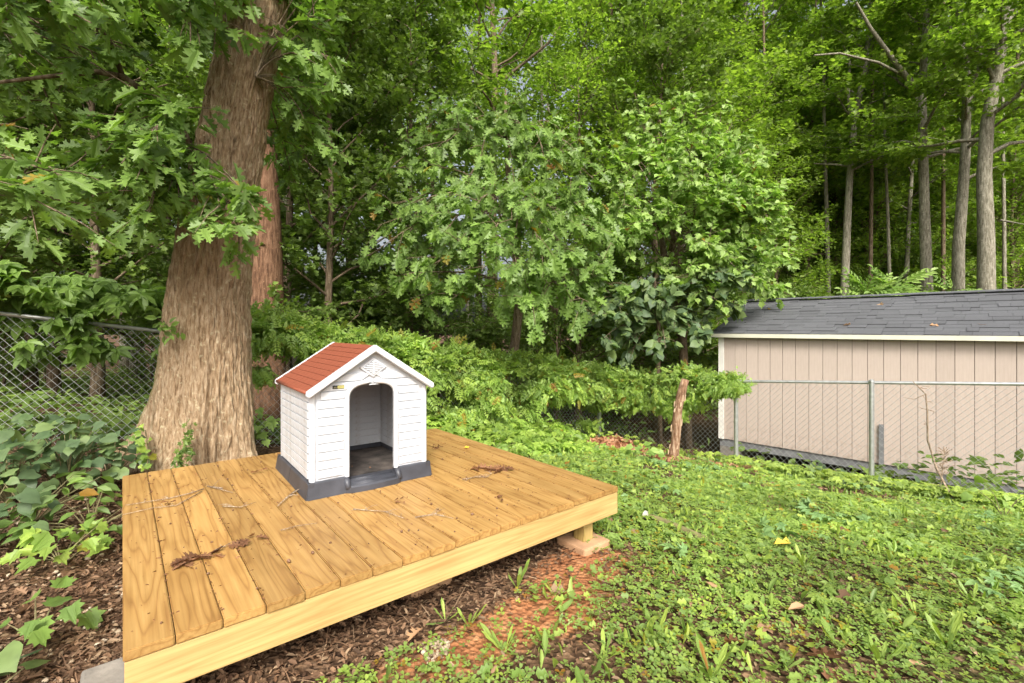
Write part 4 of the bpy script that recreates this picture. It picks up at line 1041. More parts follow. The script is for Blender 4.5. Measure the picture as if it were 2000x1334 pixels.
ii = (np.arange(nzr - 1)[:, None] * na + np.arange(na)[None]); jj = (np.arange(nzr - 1)[:, None] * na + (np.arange(na)[None] + 1) % na)
L = np.stack([ii.ravel(), jj.ravel(), (jj + na).ravel(), (ii + na).ravel()], 1).ravel()
tk = link('trunk', fastmesh('trunk', V, L, np.arange(ii.size) * 4, np.full(ii.size, 4), M['oak_bark'], smooth=True), oak, (0, 0, -tg))
tm = MB(); off = np.array([TB[0], TB[1], tg]); rng = np.random.default_rng(99)
att = [P(345, 290, 4.1), P(420, -250, 4.3), P(-400, -100, 3.6), P(500, 150, 4.1), P(-250, 350, 3.4)]
limb = [P(372, 300, 4.25), P(350, 250, 4.0), P(300, 195, 3.9), P(240, 150, 3.8), P(190, 140, 3.7), P(90, 150, 3.6), P(-80, 170, 3.5)]
tm.tube(np.array(limb) - off, [.055, .045, .035, .028, .022, .015, .01], 8)
tm.tube(np.array([P(240, 150, 3.8), P(210, 70, 3.7), P(150, 0, 3.6), P(100, -80, 3.5)]) - off, [.02, .015, .012, .008], 6)
T = []
def tg_(x0_, x1_, y0_, y1_, Ya, Yb, n_, ai):
    for k in range(n_):
        T.append((P(rng.uniform(x0_, x1_), rng.uniform(y0_, y1_), rng.uniform(Ya, Yb)), ai))
tg_(-60, 330, -160, 60, 2.4, 3.4, 16, 2); tg_(120, 420, -120, 70, 2.8, 3.8, 12, 1); tg_(300, 500, -140, 20, 3.2, 3.9, 5, 1)
tg_(330, 480, 40, 130, 3.0, 3.5, 4, 1); tg_(-40, 330, 60, 200, 3.4, 4.6, 10, 2)
tg_(-40, 130, 240, 420, 2.6, 3.2, 9, 4); tg_(100, 330, 240, 340, 3.0, 3.6, 8, 0); tg_(120, 340, 330, 450, 3.2, 3.9, 6, 0)
tg_(320, 370, 200, 290, 3.3, 3.6, 2, 0); tg_(590, 680, -80, 120, 4.2, 5.0, 5, 3); tg_(590, 680, 120, 330, 4.6, 5.4, 6, 3); tg_(400, 500, 90, 150, 3.4, 3.8, 1, 1)
for q in ((560, 150, 5.6), (530, 200, 5.6), (560, 260, 5.6), (545, 320, 5.7), (570, 350, 5.7)): T.append((P(*q), 3))
for q in ((350, 390, 3.5), (430, 405, 3.4), (500, 415, 3.4), (470, 440, 3.5), (400, 430, 3.5), (475, 465, 3.55)): T.append((P(*q), 0))
pf = hero_foliage(rng, tm, T, att, 4, 5, .172, tw=.30, r=.012, droop=.35, face=(.05, -.45, .85), off=off)
link('branches', tm.mesh('branches', M['brown_bark'], True), oak)
leafy(oak, OAK, 'oak', M['oak_leaf'], *pf)
# darker upper crown of the same oak further back and above
tm2, lf = make_tree(123, H=9.8, r0=.02, lo=.5, R=3.0, nb=22, sub=7, nleaf=26, tmpl=OAK, size=.17, path=np.stack([oak_c(np.linspace(2, 11, 8)), np.full(8, TB[1] + .6), np.linspace(2, 11, 8)], 1) - off, shape='round', spl=.8)
keep = (lf[2][:, 1] + off[1] > 4.0)
lf = (lf[0], lf[1], lf[2][keep], lf[3][keep], lf[4][keep], lf[5][keep])
link('crown', scatter_mesh('crown', [lf], M['oak_leaf']), oak)['kind'] = 'stuff'
# ivy sprigs on the trunk are their own plants
def climber(label, spots, n, size, tmpl, key, mt, seed):
    rng = np.random.default_rng(seed); root = empty('climbing_ivy', tuple(spots[0]), label=label, cat='ivy')
    Pp, Rr, Ss, Dd = [], [], [], []
    m = MB(); m.tube(np.array(spots) - np.array(spots[0]), .004, 4, cap=False); m.obj('stem', M['stem'], root)
    for i in range(n):
        t = rng.random() * (len(spots) - 1); a = spots[int(t)] * (1 - t % 1) + spots[min(int(t) + 1, len(spots) - 1)] * (t % 1)
        Pp.append(a + rng.normal(0, .03, 3) + np.array([0, -.02, 0])); D = rng.normal(0, .7, 3); D[2] -= .3
        Rr.append(frames(D[None], np.array([[.1, -1, .5]]) + rng.normal(0, .3, (1, 3)))[0]); Ss.append(size * rng.uniform(.6, 1.2)); Dd.append(rng.random())
    leafy(root, tmpl, key, mt, np.array(Pp), np.array(Rr), np.array(Ss), np.array(Dd), 120)
climber('yellowish climbing ivy strand on the left root of the big oak', [P(287, 915, 3.72), P(290, 880, 3.80), P(284, 840, 3.86)], 26, .06, MAPLE, 'maple', M['vine_leaf'], 1)
climber('small dark ivy tuft on the front of the oak base', [P(350, 905, 3.72), P(360, 885, 3.8), P(368, 860, 3.88), P(372, 830, 3.92)], 45, .05, PALM5, 'palm', M['dark_leaf'], 2)
climber('green sprig sprouting from the left side of the oak trunk at rail height', [P(345, 655, 3.95), P(325, 635, 3.92), P(305, 620, 3.9)], 22, .085, OVAL, 'oval', M['oak_leaf'], 3)

# centre oak ---------------------------------------------------------
rng = np.random.default_rng(41)
cb = P(1010, 560, 8.6); g = tz1(cb[0], 8.6); off = np.array([cb[0], 8.6, g])
co = empty('young_oak_tree', tuple(off), label='young oak with large drooping lobed leaves hanging over the vine fence', cat='tree')
tm = MB(); trunk = np.array([(cb[0], 8.6, g - .1), (cb[0] - .1, 8.55, .6), (cb[0] + .05, 8.3, 2.0), (cb[0] - .1, 8.1, 3.4), (cb[0] - .2, 8.0, 4.6), (cb[0] - .2, 7.9, 5.4)])
tm.tube(trunk - off, [.11, .095, .08, .065, .04, .015], 10)
att = [trunk[2], trunk[3], trunk[4]]
T = []
for (x_, y_, Y, ai) in ((760, 470, 6.6, 1), (800, 400, 6.8, 1), (770, 540, 6.7, 0), (840, 330, 7.2, 1), (850, 520, 6.4, 1), (870, 450, 6.2, 1), (870, 280, 7.4, 2), (930, 400, 6.2, 1), (960, 270, 7.2, 2), (960, 470, 6.0, 1), (1020, 255, 7.2, 2),
        (1060, 290, 7.0, 2), (1090, 340, 7.0, 2), (1000, 330, 7.2, 2), (1130, 400, 7.0, 1), (920, 340, 7, 2), (1000, 430, 6.1, 1), (1050, 470, 6.2, 1), (1010, 520, 6.1, 1), (940, 530, 6.2, 1), (980, 580, 6.2, 0), (1040, 590, 6.2, 0), (1075, 560, 6.3, 0), (1060, 515, 6.2, 1), (1110, 500, 6.6, 1),
        (1140, 440, 6.8, 1), (1165, 540, 6.6, 0), (1150, 590, 6.5, 0), (1200, 560, 6.8, 0), (880, 585, 6.6, 0), (810, 590, 7.0, 0), (900, 490, 6.2, 1), (1120, 560, 6.4, 0), (890, 380, 6.6, 1), (1100, 430, 6.6, 1), (1040, 390, 6.6, 1), (1200, 480, 7.3, 1), (800, 270, 8, 2), (840, 240, 8, 2), (760, 330, 8, 2), (770, 400, 7.6, 1), (1130, 300, 7.6, 2), (1160, 350, 7.4, 2), (1190, 420, 7.4, 1), (1100, 260, 8, 2), (1000, 225, 7.8, 2), (740, 440, 7.4, 1), (720, 500, 7.6, 1), (920, 240, 7.6, 2)):
    T.append((P(x_, y_, Y), ai))
pf = hero_foliage(rng, tm, T, att, 6, 5, .215, tw=.42, r=.02, droop=.75, face=(.05, -.65, .75), off=off, sag=.25)
link('trunk', tm.mesh('trunk', M['brown_bark'], True), co)
leafy(co, OAK, 'oak', M['oak_leaf'], *pf)

# bright bushy tree --------------------------------------------------
rng = np.random.default_rng(42)
cb = P(1345, 560, 9.9); g = tz1(cb[0], 9.9); off = np.array([cb[0], 9.9, g])
bt = empty('bushy_tree', tuple(off), label='bright green bushy tree with dark bare inner limbs left of the shed roof', cat='tree')
tm = MB(); A0 = np.array([cb[0], 9.9, g - .1]); A1 = P(1330, 600, 9.8); A2 = P(1300, 520, 9.6); A3 = P(1290, 450, 9.6); A4 = P(1350, 520, 9.5); A5 = P(1380, 500, 9.3)
tm.tube(np.array([A0, A1, A2, A3]) - off, [.10, .09, .08, .05], 8); tm.tube(np.array([A1, A4, A5, P(1362, 450, 9.2)]) - off, [.06, .05, .045, .02], 8)
tm.tube(np.array([A2, P(1320, 470, 9.3), P(1290, 420, 9.2), P(1270, 380, 9.2)]) - off, [.05, .045, .03, .02], 8)
att = [A2, A3, A4, A5]
T = []
for k in range(64):
    while True:
        x_, y_ = rng.uniform(1170, 1540), rng.uniform(180, 640)
        ex_ = ((x_ - 1370) / 165) ** 2 + ((y_ - 430) / 175) ** 2
        ok = ex_ < 1.15 and (y_ > 200 + max(0, x_ - 1350) * .55) and not (1270 < x_ < 1370 and 430 < y_ < 540)
        if ok: break
    T.append((P(x_, y_, rng.uniform(8.0, 9.2)), rng.integers(0, 4)))
for q in ((1180, 520, 8.6), (1220, 470, 8.6), (1240, 430, 8.8), (1500, 520, 8.6), (1540, 500, 8.6), (1520, 570, 9.4), (1480, 560, 9.2), (1550, 590, 10.5), (1300, 260, 9.5), (1340, 210, 9.8), (1390, 230, 9.8), (1290, 200, 10), (1250, 230, 9.6), (1220, 260, 9.4), (1190, 300, 9.2), (1200, 350, 9), (1430, 240, 9.6), (1460, 270, 9.4), (1490, 320, 9.2), (1410, 200, 10), (1350, 170, 10), (1240, 180, 10), (1230, 380, 9), (1190, 410, 9)): T.append((P(*q), 3 if q[0] > 1400 else 1))
pf = hero_foliage(rng, tm, T, att, 8, 6, .135, tw=.40, r=.012, droop=.35, face=(.15, -.5, .85), off=off, sag=.2)
link('trunk', tm.mesh('trunk', M['brown_bark'], True), bt)
leafy(bt, MAPLE, 'maple', M['bright_leaf'], *pf)
# darker broad leaved low tree under it
rng = np.random.default_rng(43)
cb = P(1290, 640, 9.3); g = tz1(cb[0], 9.3); off = np.array([cb[0], 9.3, g])
rt_ = empty('redbud_tree', tuple(off), label='small tree with round dull green leaves beneath the bright bushy tree', cat='tree')
tm = MB(); tr_ = np.array([(cb[0], 9.3, g - .1), (cb[0] - .05, 9.3, .6), (cb[0] - .1, 9.1, 1.6), (cb[0] - .2, 9.0, 2.4)]); tm.tube(tr_ - off, [.06, .05, .04, .02], 8)
T = []
for q in ((1170, 640), (1150, 620), (1180, 660), (1210, 650), (1240, 660), (1210, 600), (1260, 610), (1300, 590), (1250, 540), (1180, 580), (1330, 570), (1380, 580), (1400, 530), (1440, 545), (1350, 640), (1300, 680), (1380, 660), (1120, 600), (1230, 700), (1340, 620), (1390, 620), (1430, 600), (1470, 530), (1280, 560)): T.append((P(q[0], q[1], rng.uniform(7.9, 8.9)), 1))
pf = hero_foliage(rng, tm, T, [tr_[2], tr_[2]], 5, 6, .15, tw=.4, r=.012, droop=.4, face=(0, -.55, .8), off=off)
link('trunk', tm.mesh('trunk', M['brown_bark'], True), rt_)
leafy(rt_, HEART, 'heart', M['broad_leaf'], *pf, nmax=150)
# sumac sprays behind the shed ridge
def sumac(px, py, Y, n_, h, label, seed, size=.55):
    rng = np.random.default_rng(seed); b = P(px, py, Y); g = tz1(b[0], Y); off = np.array([b[0], Y, g])
    root = empty('leafy_sapling', tuple(off), label=label, cat='sapling'); m = MB()
    m.tube([(0, 0, -.05), (.03, 0, (b[2] - g) * .5), (0, 0, b[2] - g)], [.03, .025, .015], 6); m.obj('stem', M['stem'], root)
    K = n_; ang = rng.uniform(-.4, 3.5, K); el = rng.uniform(-.1, 1.0, K)
    D = np.stack([np.cos(ang) * np.cos(el), -.3 * np.ones(K), np.sin(el)], 1); pos = b + D * rng.uniform(0, .35, (K, 1))
    leafy(root, PINN, 'pinn', M['bright_leaf'], pos, frames(D, np.tile([0, -.5, .8], (K, 1)) + rng.normal(0, .25, (K, 3))), size * rng.uniform(.7, 1.2, K), rng.random(K))
sumac(1690, 580, 11.5, 26, 1, 'bright feathery sapling rising behind the middle of the shed ridge', 5)
sumac(1745, 572, 11.5, 14, 1, 'pale feathery sapling just right of the bigger one behind the ridge', 6)
sumac(1860, 576, 11.0, 7, 1, 'single feathery frond showing over the ridge at the right', 7, .4)

# ---------------------------------------------------------------- vine on the fence
rng = np.random.default_rng(50)
vine = empty('trumpet_vine', (FC[0] - dl[0] * 3, FC[1] - dl[1] * 3, -.2), label='thick green trumpet vine smothering the fence behind the dog house', cat='vine')
pos, nn_, dd_ = [], [], []
nrmL = np.array([dl[1], -dl[0]])       # towards the yard
nrmL_3 = np.array([nrmL[0], nrmL[1], .2])
def rail_z(s): return 1.53 + slope * s
N0 = 24000; s = rng.uniform(1.55, LF + .25, N0); 
w = rng.normal(0, .17, N0)
topo = .30 - .10 * np.clip((s - 3) / 4, 0, 1) + .10 * (fnoise(s, s * 0, 1.7, 2) - .5) * 2
hh_ = rng.random(N0) ** .85
cover = np.where(s < 2.3, .35, np.where(s < 5.4, 1.2, np.where(s < 6.1, 1.0, .72))) * (.45 + 1.1 * fnoise(s, s * 0 + 3, 2.2, 4))
zt_ = rail_z(s) + topo - hh_ * (cover + topo)
bul = .10 + .14 * np.sin(np.clip(hh_, 0, 1) * 3.0)
w = np.abs(rng.normal(0, 1, N0)) * bul * np.where(rng.random(N0) < .75, 1, -1) 
keep = (fnoise(s * 1.0, zt_ * 1.3, 3.2, 9) > (.36 + .26 * np.clip((hh_ - .35), 0, 1) * 2))
s, w, zt_, hh_ = s[keep], w[keep], zt_[keep], hh_[keep]
Pv = np.stack([FA[0] + dl[0] * s + nrmL[0] * w, FA[1] + dl[1] * s + nrmL[1] * w, zt_], 1)
K = len(s)
D = np.stack([nrmL[0] * .5 + dl[0] * rng.normal(0, .8, K), nrmL[1] * .5 + dl[1] * rng.normal(0, .8, K), np.where(hh_ < .25, .25, -.65) + rng.normal(0, .5, K)], 1)
Nn = np.stack([nrmL[0] * .7 + rng.normal(0, .3, K), nrmL[1] * .7 + rng.normal(0, .3, K), .8 + rng.normal(0, .3, K)], 1)
g_ = tz(Pv[:, 0], Pv[:, 1]); ok = Pv[:, 2] > g_ + .02
sel = ok & (rng.random(K) < .8); Ks = int(sel.sum())
link('small_leaves', scatter_mesh('small_leaves', [(*OVAL, Pv[sel] + nrmL_3 * .05 + rng.normal(0, .05, (Ks, 3)) - np.array(vine.location), frames(D[sel] + rng.normal(0, .6, (Ks, 3)), Nn[sel]), .06 * rng.uniform(.5, 1.4, Ks), rng.random(Ks))], M['bright_leaf']), vine)['kind'] = 'stuff'
leafy(vine, PINN, 'pinn', M['vine_leaf'], Pv[ok], frames(D, Nn)[ok], (.155 * rng.uniform(.5, 1.35, K))[ok], rng.random(K)[ok])
m = MB(); vo_ = np.array(vine.location)
for k in range(26):
    s0 = rng.uniform(2, LF); L_ = rng.uniform(.6, 1.6); pts = []
    for q in range(8):
        t = q / 7; ss = s0 + L_ * t * rng.choice([1]); zz_ = rail_z(ss) + .05 + .2 * math.sin(t * 5 + k) - rng.uniform(0, .6) * (k % 2) * t
        pts.append(np.array([FA[0] + dl[0] * ss + nrmL[0] * (.05 + .12 * math.sin(k + t * 3)), FA[1] + dl[1] * ss + nrmL[1] * (.05 + .12 * math.sin(k + t * 3)), zz_]) - vo_)
    m.tube(pts, .006, 4, cap=False)
m.obj('stem', M['stem'], vine)
# second part of the vine, right of the corner
vine2 = empty('trumpet_vine', (FC[0] + drn[0], FC[1] + drn[1], -.4), label='finer leaved vine draped over the fence rail above the leaning log', cat='vine')
N1 = 6000; s = rng.uniform(-.1, sD + .12, N1); hh_ = rng.random(N1) ** .9
zr = lambda s: .457 + (.722 - .457) / 4.1 * s
cov = .62 * (.25 + 1.3 * fnoise(s, s * 0 + 7, 2.4, 6)) * np.clip((sD + .3 - s) / 1.1, .10, 1); topo = .20 * (.6 + .8 * fnoise(s, s * 0, 2.6, 3)) * np.clip((sD + .3 - s) / 1.0, .12, 1)
zt_ = zr(s) + topo - hh_ * (cov + topo); kp = fnoise(s * 1.1, zt_ * 1.4, 3.6, 19) > .36 + .14 * hh_ + .16 * np.clip((s - sD + .9) / 1.0, 0, 1); s, hh_, zt_, cov = s[kp], hh_[kp], zt_[kp], cov[kp]; N1 = len(s); w = np.abs(rng.normal(0, .16, N1)) * np.where(rng.random(N1) < .75, 1, -1)
nr = np.array([drn[1], -drn[0]]) * 1.0
if nr[1] > 0: nr = -nr
Pv = np.stack([FC[0] + drn[0] * s + nr[0] * w, FC[1] + drn[1] * s + nr[1] * w, zt_], 1); K = N1
D = np.stack([nr[0] * .5 + drn[0] * rng.normal(0, .8, K), nr[1] * .5 + drn[1] * rng.normal(0, .8, K), np.where(hh_ < .3, .1, -.8) + rng.normal(0, .55, K)], 1)
Nn = np.stack([nr[0] * .7 + rng.normal(0, .3, K), nr[1] * .7 + rng.normal(0, .3, K), .8 + rng.normal(0, .3, K)], 1)
link('small_leaves', scatter_mesh('small_leaves', [(*OVAL, Pv + rng.normal(0, .05, (K, 3)) - np.array(vine2.location), frames(D + rng.normal(0, .6, (K, 3)), Nn), .055 * rng.uniform(.5, 1.4, K), rng.random(K))], M['bright_leaf']), vine2)['kind'] = 'stuff'
leafy(vine2, PINN, 'pinn', M['vine_leaf'], Pv, frames(D, Nn), .12 * rng.uniform(.6, 1.2, K), rng.random(K), 150)
# woodland creeper on the fence, left of the oak
rng = np.random.default_rng(51)
vine3 = empty('woodland_creeper', (FA[0], FA[1] + .1, .3), label='dark green creeper hanging along the fence rail left of the oak', cat='vine')
N2 = 1100; s = rng.uniform(-1.5, 1.7, N2); hh_ = rng.random(N2); zt_ = rail_z(s) + .45 - hh_ * (.55 + .5 * fnoise(s, s * 0, 2.5, 5)); w = rng.normal(.0, .16, N2)
keep = (fnoise(s, zt_, 2.6, 12) > .45) & ~((w > -.03) & (np.abs(zt_ - rail_z(s) + .02) < .14) & ((s < .12) | ((s > .5) & (s < .95))))
s, w, zt_ = s[keep], w[keep], zt_[keep]; K = len(s)
Pv = np.stack([FA[0] + dl[0] * s + nrmL[0] * w, FA[1] + dl[1] * s + nrmL[1] * w, zt_], 1)
D = np.stack([nrmL[0] * .4 + rng.normal(0, .7, K), nrmL[1] * .4 + rng.normal(0, .4, K), -.35 + rng.normal(0, .3, K)], 1)
leafy(vine3, PALM5, 'palm', M['oak_leaf'], Pv, frames(D, np.tile([nrmL[0] * .5, nrmL[1] * .5, .8], (K, 1)) + rng.normal(0, .3, (K, 3))), .16 * rng.uniform(.6, 1.3, K), rng.random(K), 280)

# ---------------------------------------------------------------- herb growth between deck and fence (a mass) and clumps
rng = np.random.default_rng(52)
def mound(X, Y): return np.clip(1.6 * np.exp(-((X - FC[0] - .2) ** 2 / .45 + (Y - FC[1] + .85) ** 2 / .16)), 0, 1)
def mass(name, label, parts, mt):
    o = link(name, scatter_mesh(name, parts, mt)); tag(o, label, name.replace('_', ' '), kind='stuff'); return o
N3 = 9000; a_ = rng.uniform(-.2, 1, N3); b_ = rng.random(N3) ** 1.6
s = rng.uniform(2.5, LF + .1, N3); w = b_ * 1.5
X = FA[0] + dl[0] * s + nrmL[0] * w; Y = FA[1] + dl[1] * s + nrmL[1] * w; u, v = deck_uv(X, Y)
ok = ~((u > -.05) & (u < DW + .05) & (v > -.05) & (v < DD + .04)) & (np.hypot(X - TB[0], Y - TB[1]) > .6)
ok &= rng.random(N3) > mound(X, Y) * 1.2; X, Y, w = X[ok], Y[ok], w[ok]; K = len(X); Z = tz(X, Y) + rng.random(K) ** 1.4 * (.50 - .25 * w) * (.5 + fnoise(X, Y, 2.5, 3)) * np.clip((1.5 - X) / .9, .22, 1) + .03
D = rng.normal(0, .8, (K, 3)); D[:, 2] = rng.normal(-.1, .3, K)
mass('undergrowth', 'leafy green undergrowth between the deck and the vine covered fence', [(*PALM5, np.stack([X, Y, Z], 1), frames(D, np.tile([0, -.3, 1], (K, 1)) + rng.normal(0, .3, (K, 3))), .11 * rng.uniform(.6, 1.3, K), rng.random(K))], M['vine_leaf'])
# forest floor plants behind fence
N3 = 26000; Y = rng.uniform(5, 26, N3); X = rng.uniform(-1.15, 1.15, N3) * Y
ok = behind(X, Y) & ~((X > 3.2) & (Y < 14) & (X + Y > 12.5) & (X < 11))
X, Y = X[ok], Y[ok]; K = len(X); hN = fnoise(X, Y, .6, 2); Z = tz(X, Y) + rng.random(K) * (.1 + 1.1 * np.clip(hN - .4, 0, 1)) 
ok = ~((X > 1.4) & (X < 4.5) & (Y < 11)) | (rng.random(K) < .25); X, Y, Z = X[ok], Y[ok], Z[ok]; K = len(X)
D = rng.normal(0, .8, (K, 3)); D[:, 2] = rng.normal(-.1, .3, K)
mass('undergrowth', 'dim green undergrowth covering the woodland floor beyond the fence', [(*OVAL, np.stack([X, Y, Z], 1), frames(D, np.tile([0, -.2, 1], (K, 1)) + rng.normal(0, .3, (K, 3))), .16 * rng.uniform(.6, 1.4, K), rng.random(K))], M['dark_leaf'])

# ---------------------------------------------------------------- lawn
def yard_pts(n_, x0_, x1_, y0_, y1_, rng):
    X = rng.uniform(x0_, x1_, n_); Y = rng.uniform(y0_, y1_, n_); u, v = deck_uv(X, Y)
    ok = ~behind(X, Y) & ~((u > -.02) & (u < DW) & (v > .12) & (v < DD)) & (X > -Y * 1.12 - .3) & (X < Y * 1.12 + 1.6)
    return X[ok], Y[ok], u[ok], v[ok]
rng = np.random.default_rng(60)
parts = []
X, Y, u, v = yard_pts(118000, -1.0, 5.6, 1.0, 5.0, rng)
dn = fnoise(X, Y, 2.6, 21); lush = np.clip((v * .0 + (X - .2) * .35 + (Y - 2.0) * .28), 0, 1) * .30
cl = clayf(X, Y); pr = (rng.random(len(X)) < np.clip((dn + lush - .24) / .30, .12, 1)) & (rng.random(len(X)) > cl * .9) & ((u > DW * .9) | (v < -.10)) & (X > -1)
pr &= (rng.random(len(X)) < .46)
X, Y = X[pr], Y[pr]; K = len(X)
hgt = .012 + .045 * rng.random(K) * (fnoise(X, Y, 5, 3) + .3)
D = rng.normal(0, 1, (K, 3)); D[:, 2] = 0
parts.append((*CLOV, np.stack([X, Y, tz(X, Y) + hgt], 1), frames(D, np.tile([0, -.1, 1.], (K, 1)) + rng.normal(0, .32, (K, 3))), .038 * rng.uniform(.45, 1.4, K), (rng.random(K) * .6 + .4 * fnoise(X, Y, 1.6, 30)) % 1))
X, Y, u, v = yard_pts(76000, .3, 7.2, 2.0, 9.2, rng)
dn = fnoise(X, Y, 2.0, 25); far = np.clip((Y + X * .5 - 3.6) / 2.0, 0, 1); mnd = mound(X, Y); pr = (rng.random(len(X)) < (.25 + .75 * far) * (1 - mnd)) & (dn > .47 - .06 * far) & (u > DW * .97)
X, Y = X[pr], Y[pr]; K = len(X); hgt = .015 + .07 * rng.random(K) * (fnoise(X, Y, 3, 3))
D = rng.normal(0, 1, (K, 3)); D[:, 2] = -.1
parts.append((*PALM5, np.stack([X, Y, tz(X, Y) + hgt], 1), frames(D, np.tile([0, -.25, 1.], (K, 1)) + rng.normal(0, .30, (K, 3))), .047 * rng.uniform(.5, 1.35, K), (rng.random(K) * .6 + .4 * fnoise(X, Y, 1.1, 31)) % 1))
# thicker strip at the fence foot on the right
s = rng.uniform(0, 6.2, 4200); w = np.abs(rng.normal(0, .28, 4200)); X = FC[0] + drn[0] * s + nr[0] * w; Y = FC[1] + drn[1] * s + nr[1] * w; pr = rng.random(4200) < np.clip((s - 1.4) / 3, .12, 1); X, Y = X[pr], Y[pr]; K = len(X)
D = rng.normal(0, 1, (K, 3)); D[:, 2] = -.1
parts.append((*PALM5, np.stack([X, Y, tz(X, Y) + .02 + .16 * rng.random(K)], 1), frames(D, np.tile([0, -.25, 1.], (K, 1)) + rng.normal(0, .3, (K, 3))), .075 * rng.uniform(.5, 1.3, K), rng.random(K) * .25))
X, Y, u, v = yard_pts(6500, -1, 6, 1.3, 8, rng); pr = (mound(X, Y) < .3) & (fnoise(X, Y, 3, 61) > .52) & ((u > DW) | (v < -.12)); X, Y = X[pr], Y[pr]; K = len(X)
D = rng.normal(0, .45, (K, 3)); D[:, 2] = rng.uniform(.4, 1.4, K)
parts.append((*BLADE_OLD, np.stack([X, Y, tz(X, Y)], 1), frames(D, rng.normal(0, 1, (K, 3)) + [0, 0, .2]), .085 * rng.uniform(.4, 1.4, K), rng.random(K)))
X, Y, u, v = yard_pts(7000, -1, 6, 1.3, 8, rng); pr = (mound(X, Y) < .3) & (fnoise(X, Y, 2.4, 71) > .50) & ((u > DW) | (v < -.12)); X, Y = X[pr], Y[pr]; K = len(X)
D = rng.normal(0, 1, (K, 3)); D[:, 2] = 0
parts.append((*LOBE, np.stack([X, Y, tz(X, Y) + .03 + .08 * rng.random(K)], 1), frames(D, np.tile([0, -.3, 1.], (K, 1)) + rng.normal(0, .4, (K, 3))), .032 * rng.uniform(.4, 1.6, K), rng.random(K)))
mass('ground_cover', 'low clover and creeper leaves carpeting the sloping yard', parts, M['lawn_leaf'])
# bluish weeds patches
X, Y, u, v = yard_pts(5000, .6, 5, 2.2, 8, rng); pr = (fnoise(X, Y, 1.9, 44) > .66) & (rng.random(len(X)) < .5) & (u > DW); X, Y = X[pr], Y[pr]; K = len(X)
D = rng.normal(0, 1, (K, 3)); D[:, 2] = .2
mass('ground_cover', 'scattered bluish green weeds mixed into the lawn', [(*PALM5, np.stack([X, Y, tz(X, Y) + .05 + .05 * rng.random(K)], 1), frames(D, np.tile([0, -.2, 1.], (K, 1)) + rng.normal(0, .3, (K, 3))), .07 * rng.uniform(.6, 1.3, K), rng.random(K))], M['blue_leaf'])

# litter ---------------------------------------------------------------
parts = []
def litter(n_, fx, size, lift=.004, seed=0, jit=.35, tm=CHIP):
    rng = np.random.default_rng(seed); X, Y = fx(rng, n_); K = len(X)
    D = rng.normal(0, 1, (K, 3)); D[:, 2] *= .2
    parts.append((*tm, np.stack([X, Y, tz(X, Y) + lift + .008 * rng.random(K)], 1), frames(D, np.tile([0, 0, 1.], (K, 1)) + rng.normal(0, jit, (K, 3))), size * rng.uniform(.4, 1.5, K), rng.random(K)))
def left_area(rng, n_):
    X = rng.uniform(-3.6, -.6, n_); Y = rng.uniform(1.2, 4.8, n_); u, v = deck_uv(X, Y); ok = ((u < .05) | (v > DD)) & (X > -Y * 1.15 - .2) & ~behind(X, Y); return X[ok], Y[ok]
def under(rng, n_):
    u = rng.uniform(-.2, DW + .1, n_); v = rng.uniform(-.16, .9, n_); X = DO[0] + DU[0] * u + DV[0] * v; Y = DO[1] + DU[1] * u + DV[1] * v; ok = rng.random(n_) > clayf(X, Y) * .9; return X[ok], Y[ok]
def lawn_l(rng, n_):
    X = rng.uniform(-1.4, 6, n_); Y = rng.uniform(1.1, 8.5, n_); u, v = deck_uv(X, Y); ok = ~behind(X, Y) & ((u > DW) | (v < -.05)) & (rng.random(n_) > .8 * clayf(X, Y)) & (X < Y * 1.15 + 1.6) & (X > -Y * 1.15 - .1); return X[ok], Y[ok]
litter(30000, left_area, .030, seed=1); litter(9000, under, .03, seed=2); litter(36000, lawn_l, .028, seed=3, jit=.3)
litter(900, lawn_l, .06, lift=.012, seed=13, jit=.5, tm=LOBE); litter(5000, lawn_l, .035, lift=.02, seed=23, jit=.6); litter(500, left_area, .07, lift=.01, seed=14, jit=.5, tm=OAK); litter(2500, left_area, .08, lift=.012, seed=15, jit=.3, tm=STICK); litter(1500, lawn_l, .07, lift=.012, seed=16, jit=.3, tm=STICK); litter(900, under, .08, lift=.012, seed=17, jit=.3, tm=STICK); mass('leaf_litter', 'brown fallen leaves and chips covering the bare ground', parts, M['litter'])
parts = []
litter(1500, lambda r, n_: (FC[0] + .15 + r.normal(0, .38, n_), FC[1] - .75 + r.normal(0, .20, n_)), .085, lift=.04, seed=4, jit=.7, tm=LOBE)
litter(260, lambda r, n_: (2.40 + r.normal(0, .28, n_), 7.15 + r.normal(0, .12, n_)), .08, lift=.03, seed=5, jit=.7, tm=LOBE)
litter(260, lambda r, n_: (3.4 + r.normal(0, .35, n_), 7.0 + r.normal(0, .15, n_)), .07, lift=.03, seed=6, jit=.7, tm=LOBE)
mass('leaf_pile', 'heap of reddish brown dead leaves drifted against the fence corner', parts, M['pile'])
parts = []
litter(2600, lambda r, n_: (lambda X, Y: (X, Y))(*(lambda a: (a[0][(fnoise(a[0], a[1], 2.5, 9) > .5)], a[1][(fnoise(a[0], a[1], 2.5, 9) > .5)]))(left_area(r, n_))), .022, seed=6, tm=PEB)
def peb2(r, n_):
    u = r.uniform(.3, 1.6, n_); v = -.12 - r.random(n_) * .32; X = DO[0] + DU[0] * u + DV[0] * v; Y = DO[1] + DU[1] * u + DV[1] * v; ok = fnoise(X, Y, 4, 5) > .48; return X[ok], Y[ok]
litter(2600, peb2, .018, seed=7, tm=PEB); litter(1500, lawn_l, .014, seed=8, tm=PEB)
mass('gravel', 'small pale pebbles scattered in the soil beside the deck', parts, M['pebble'])

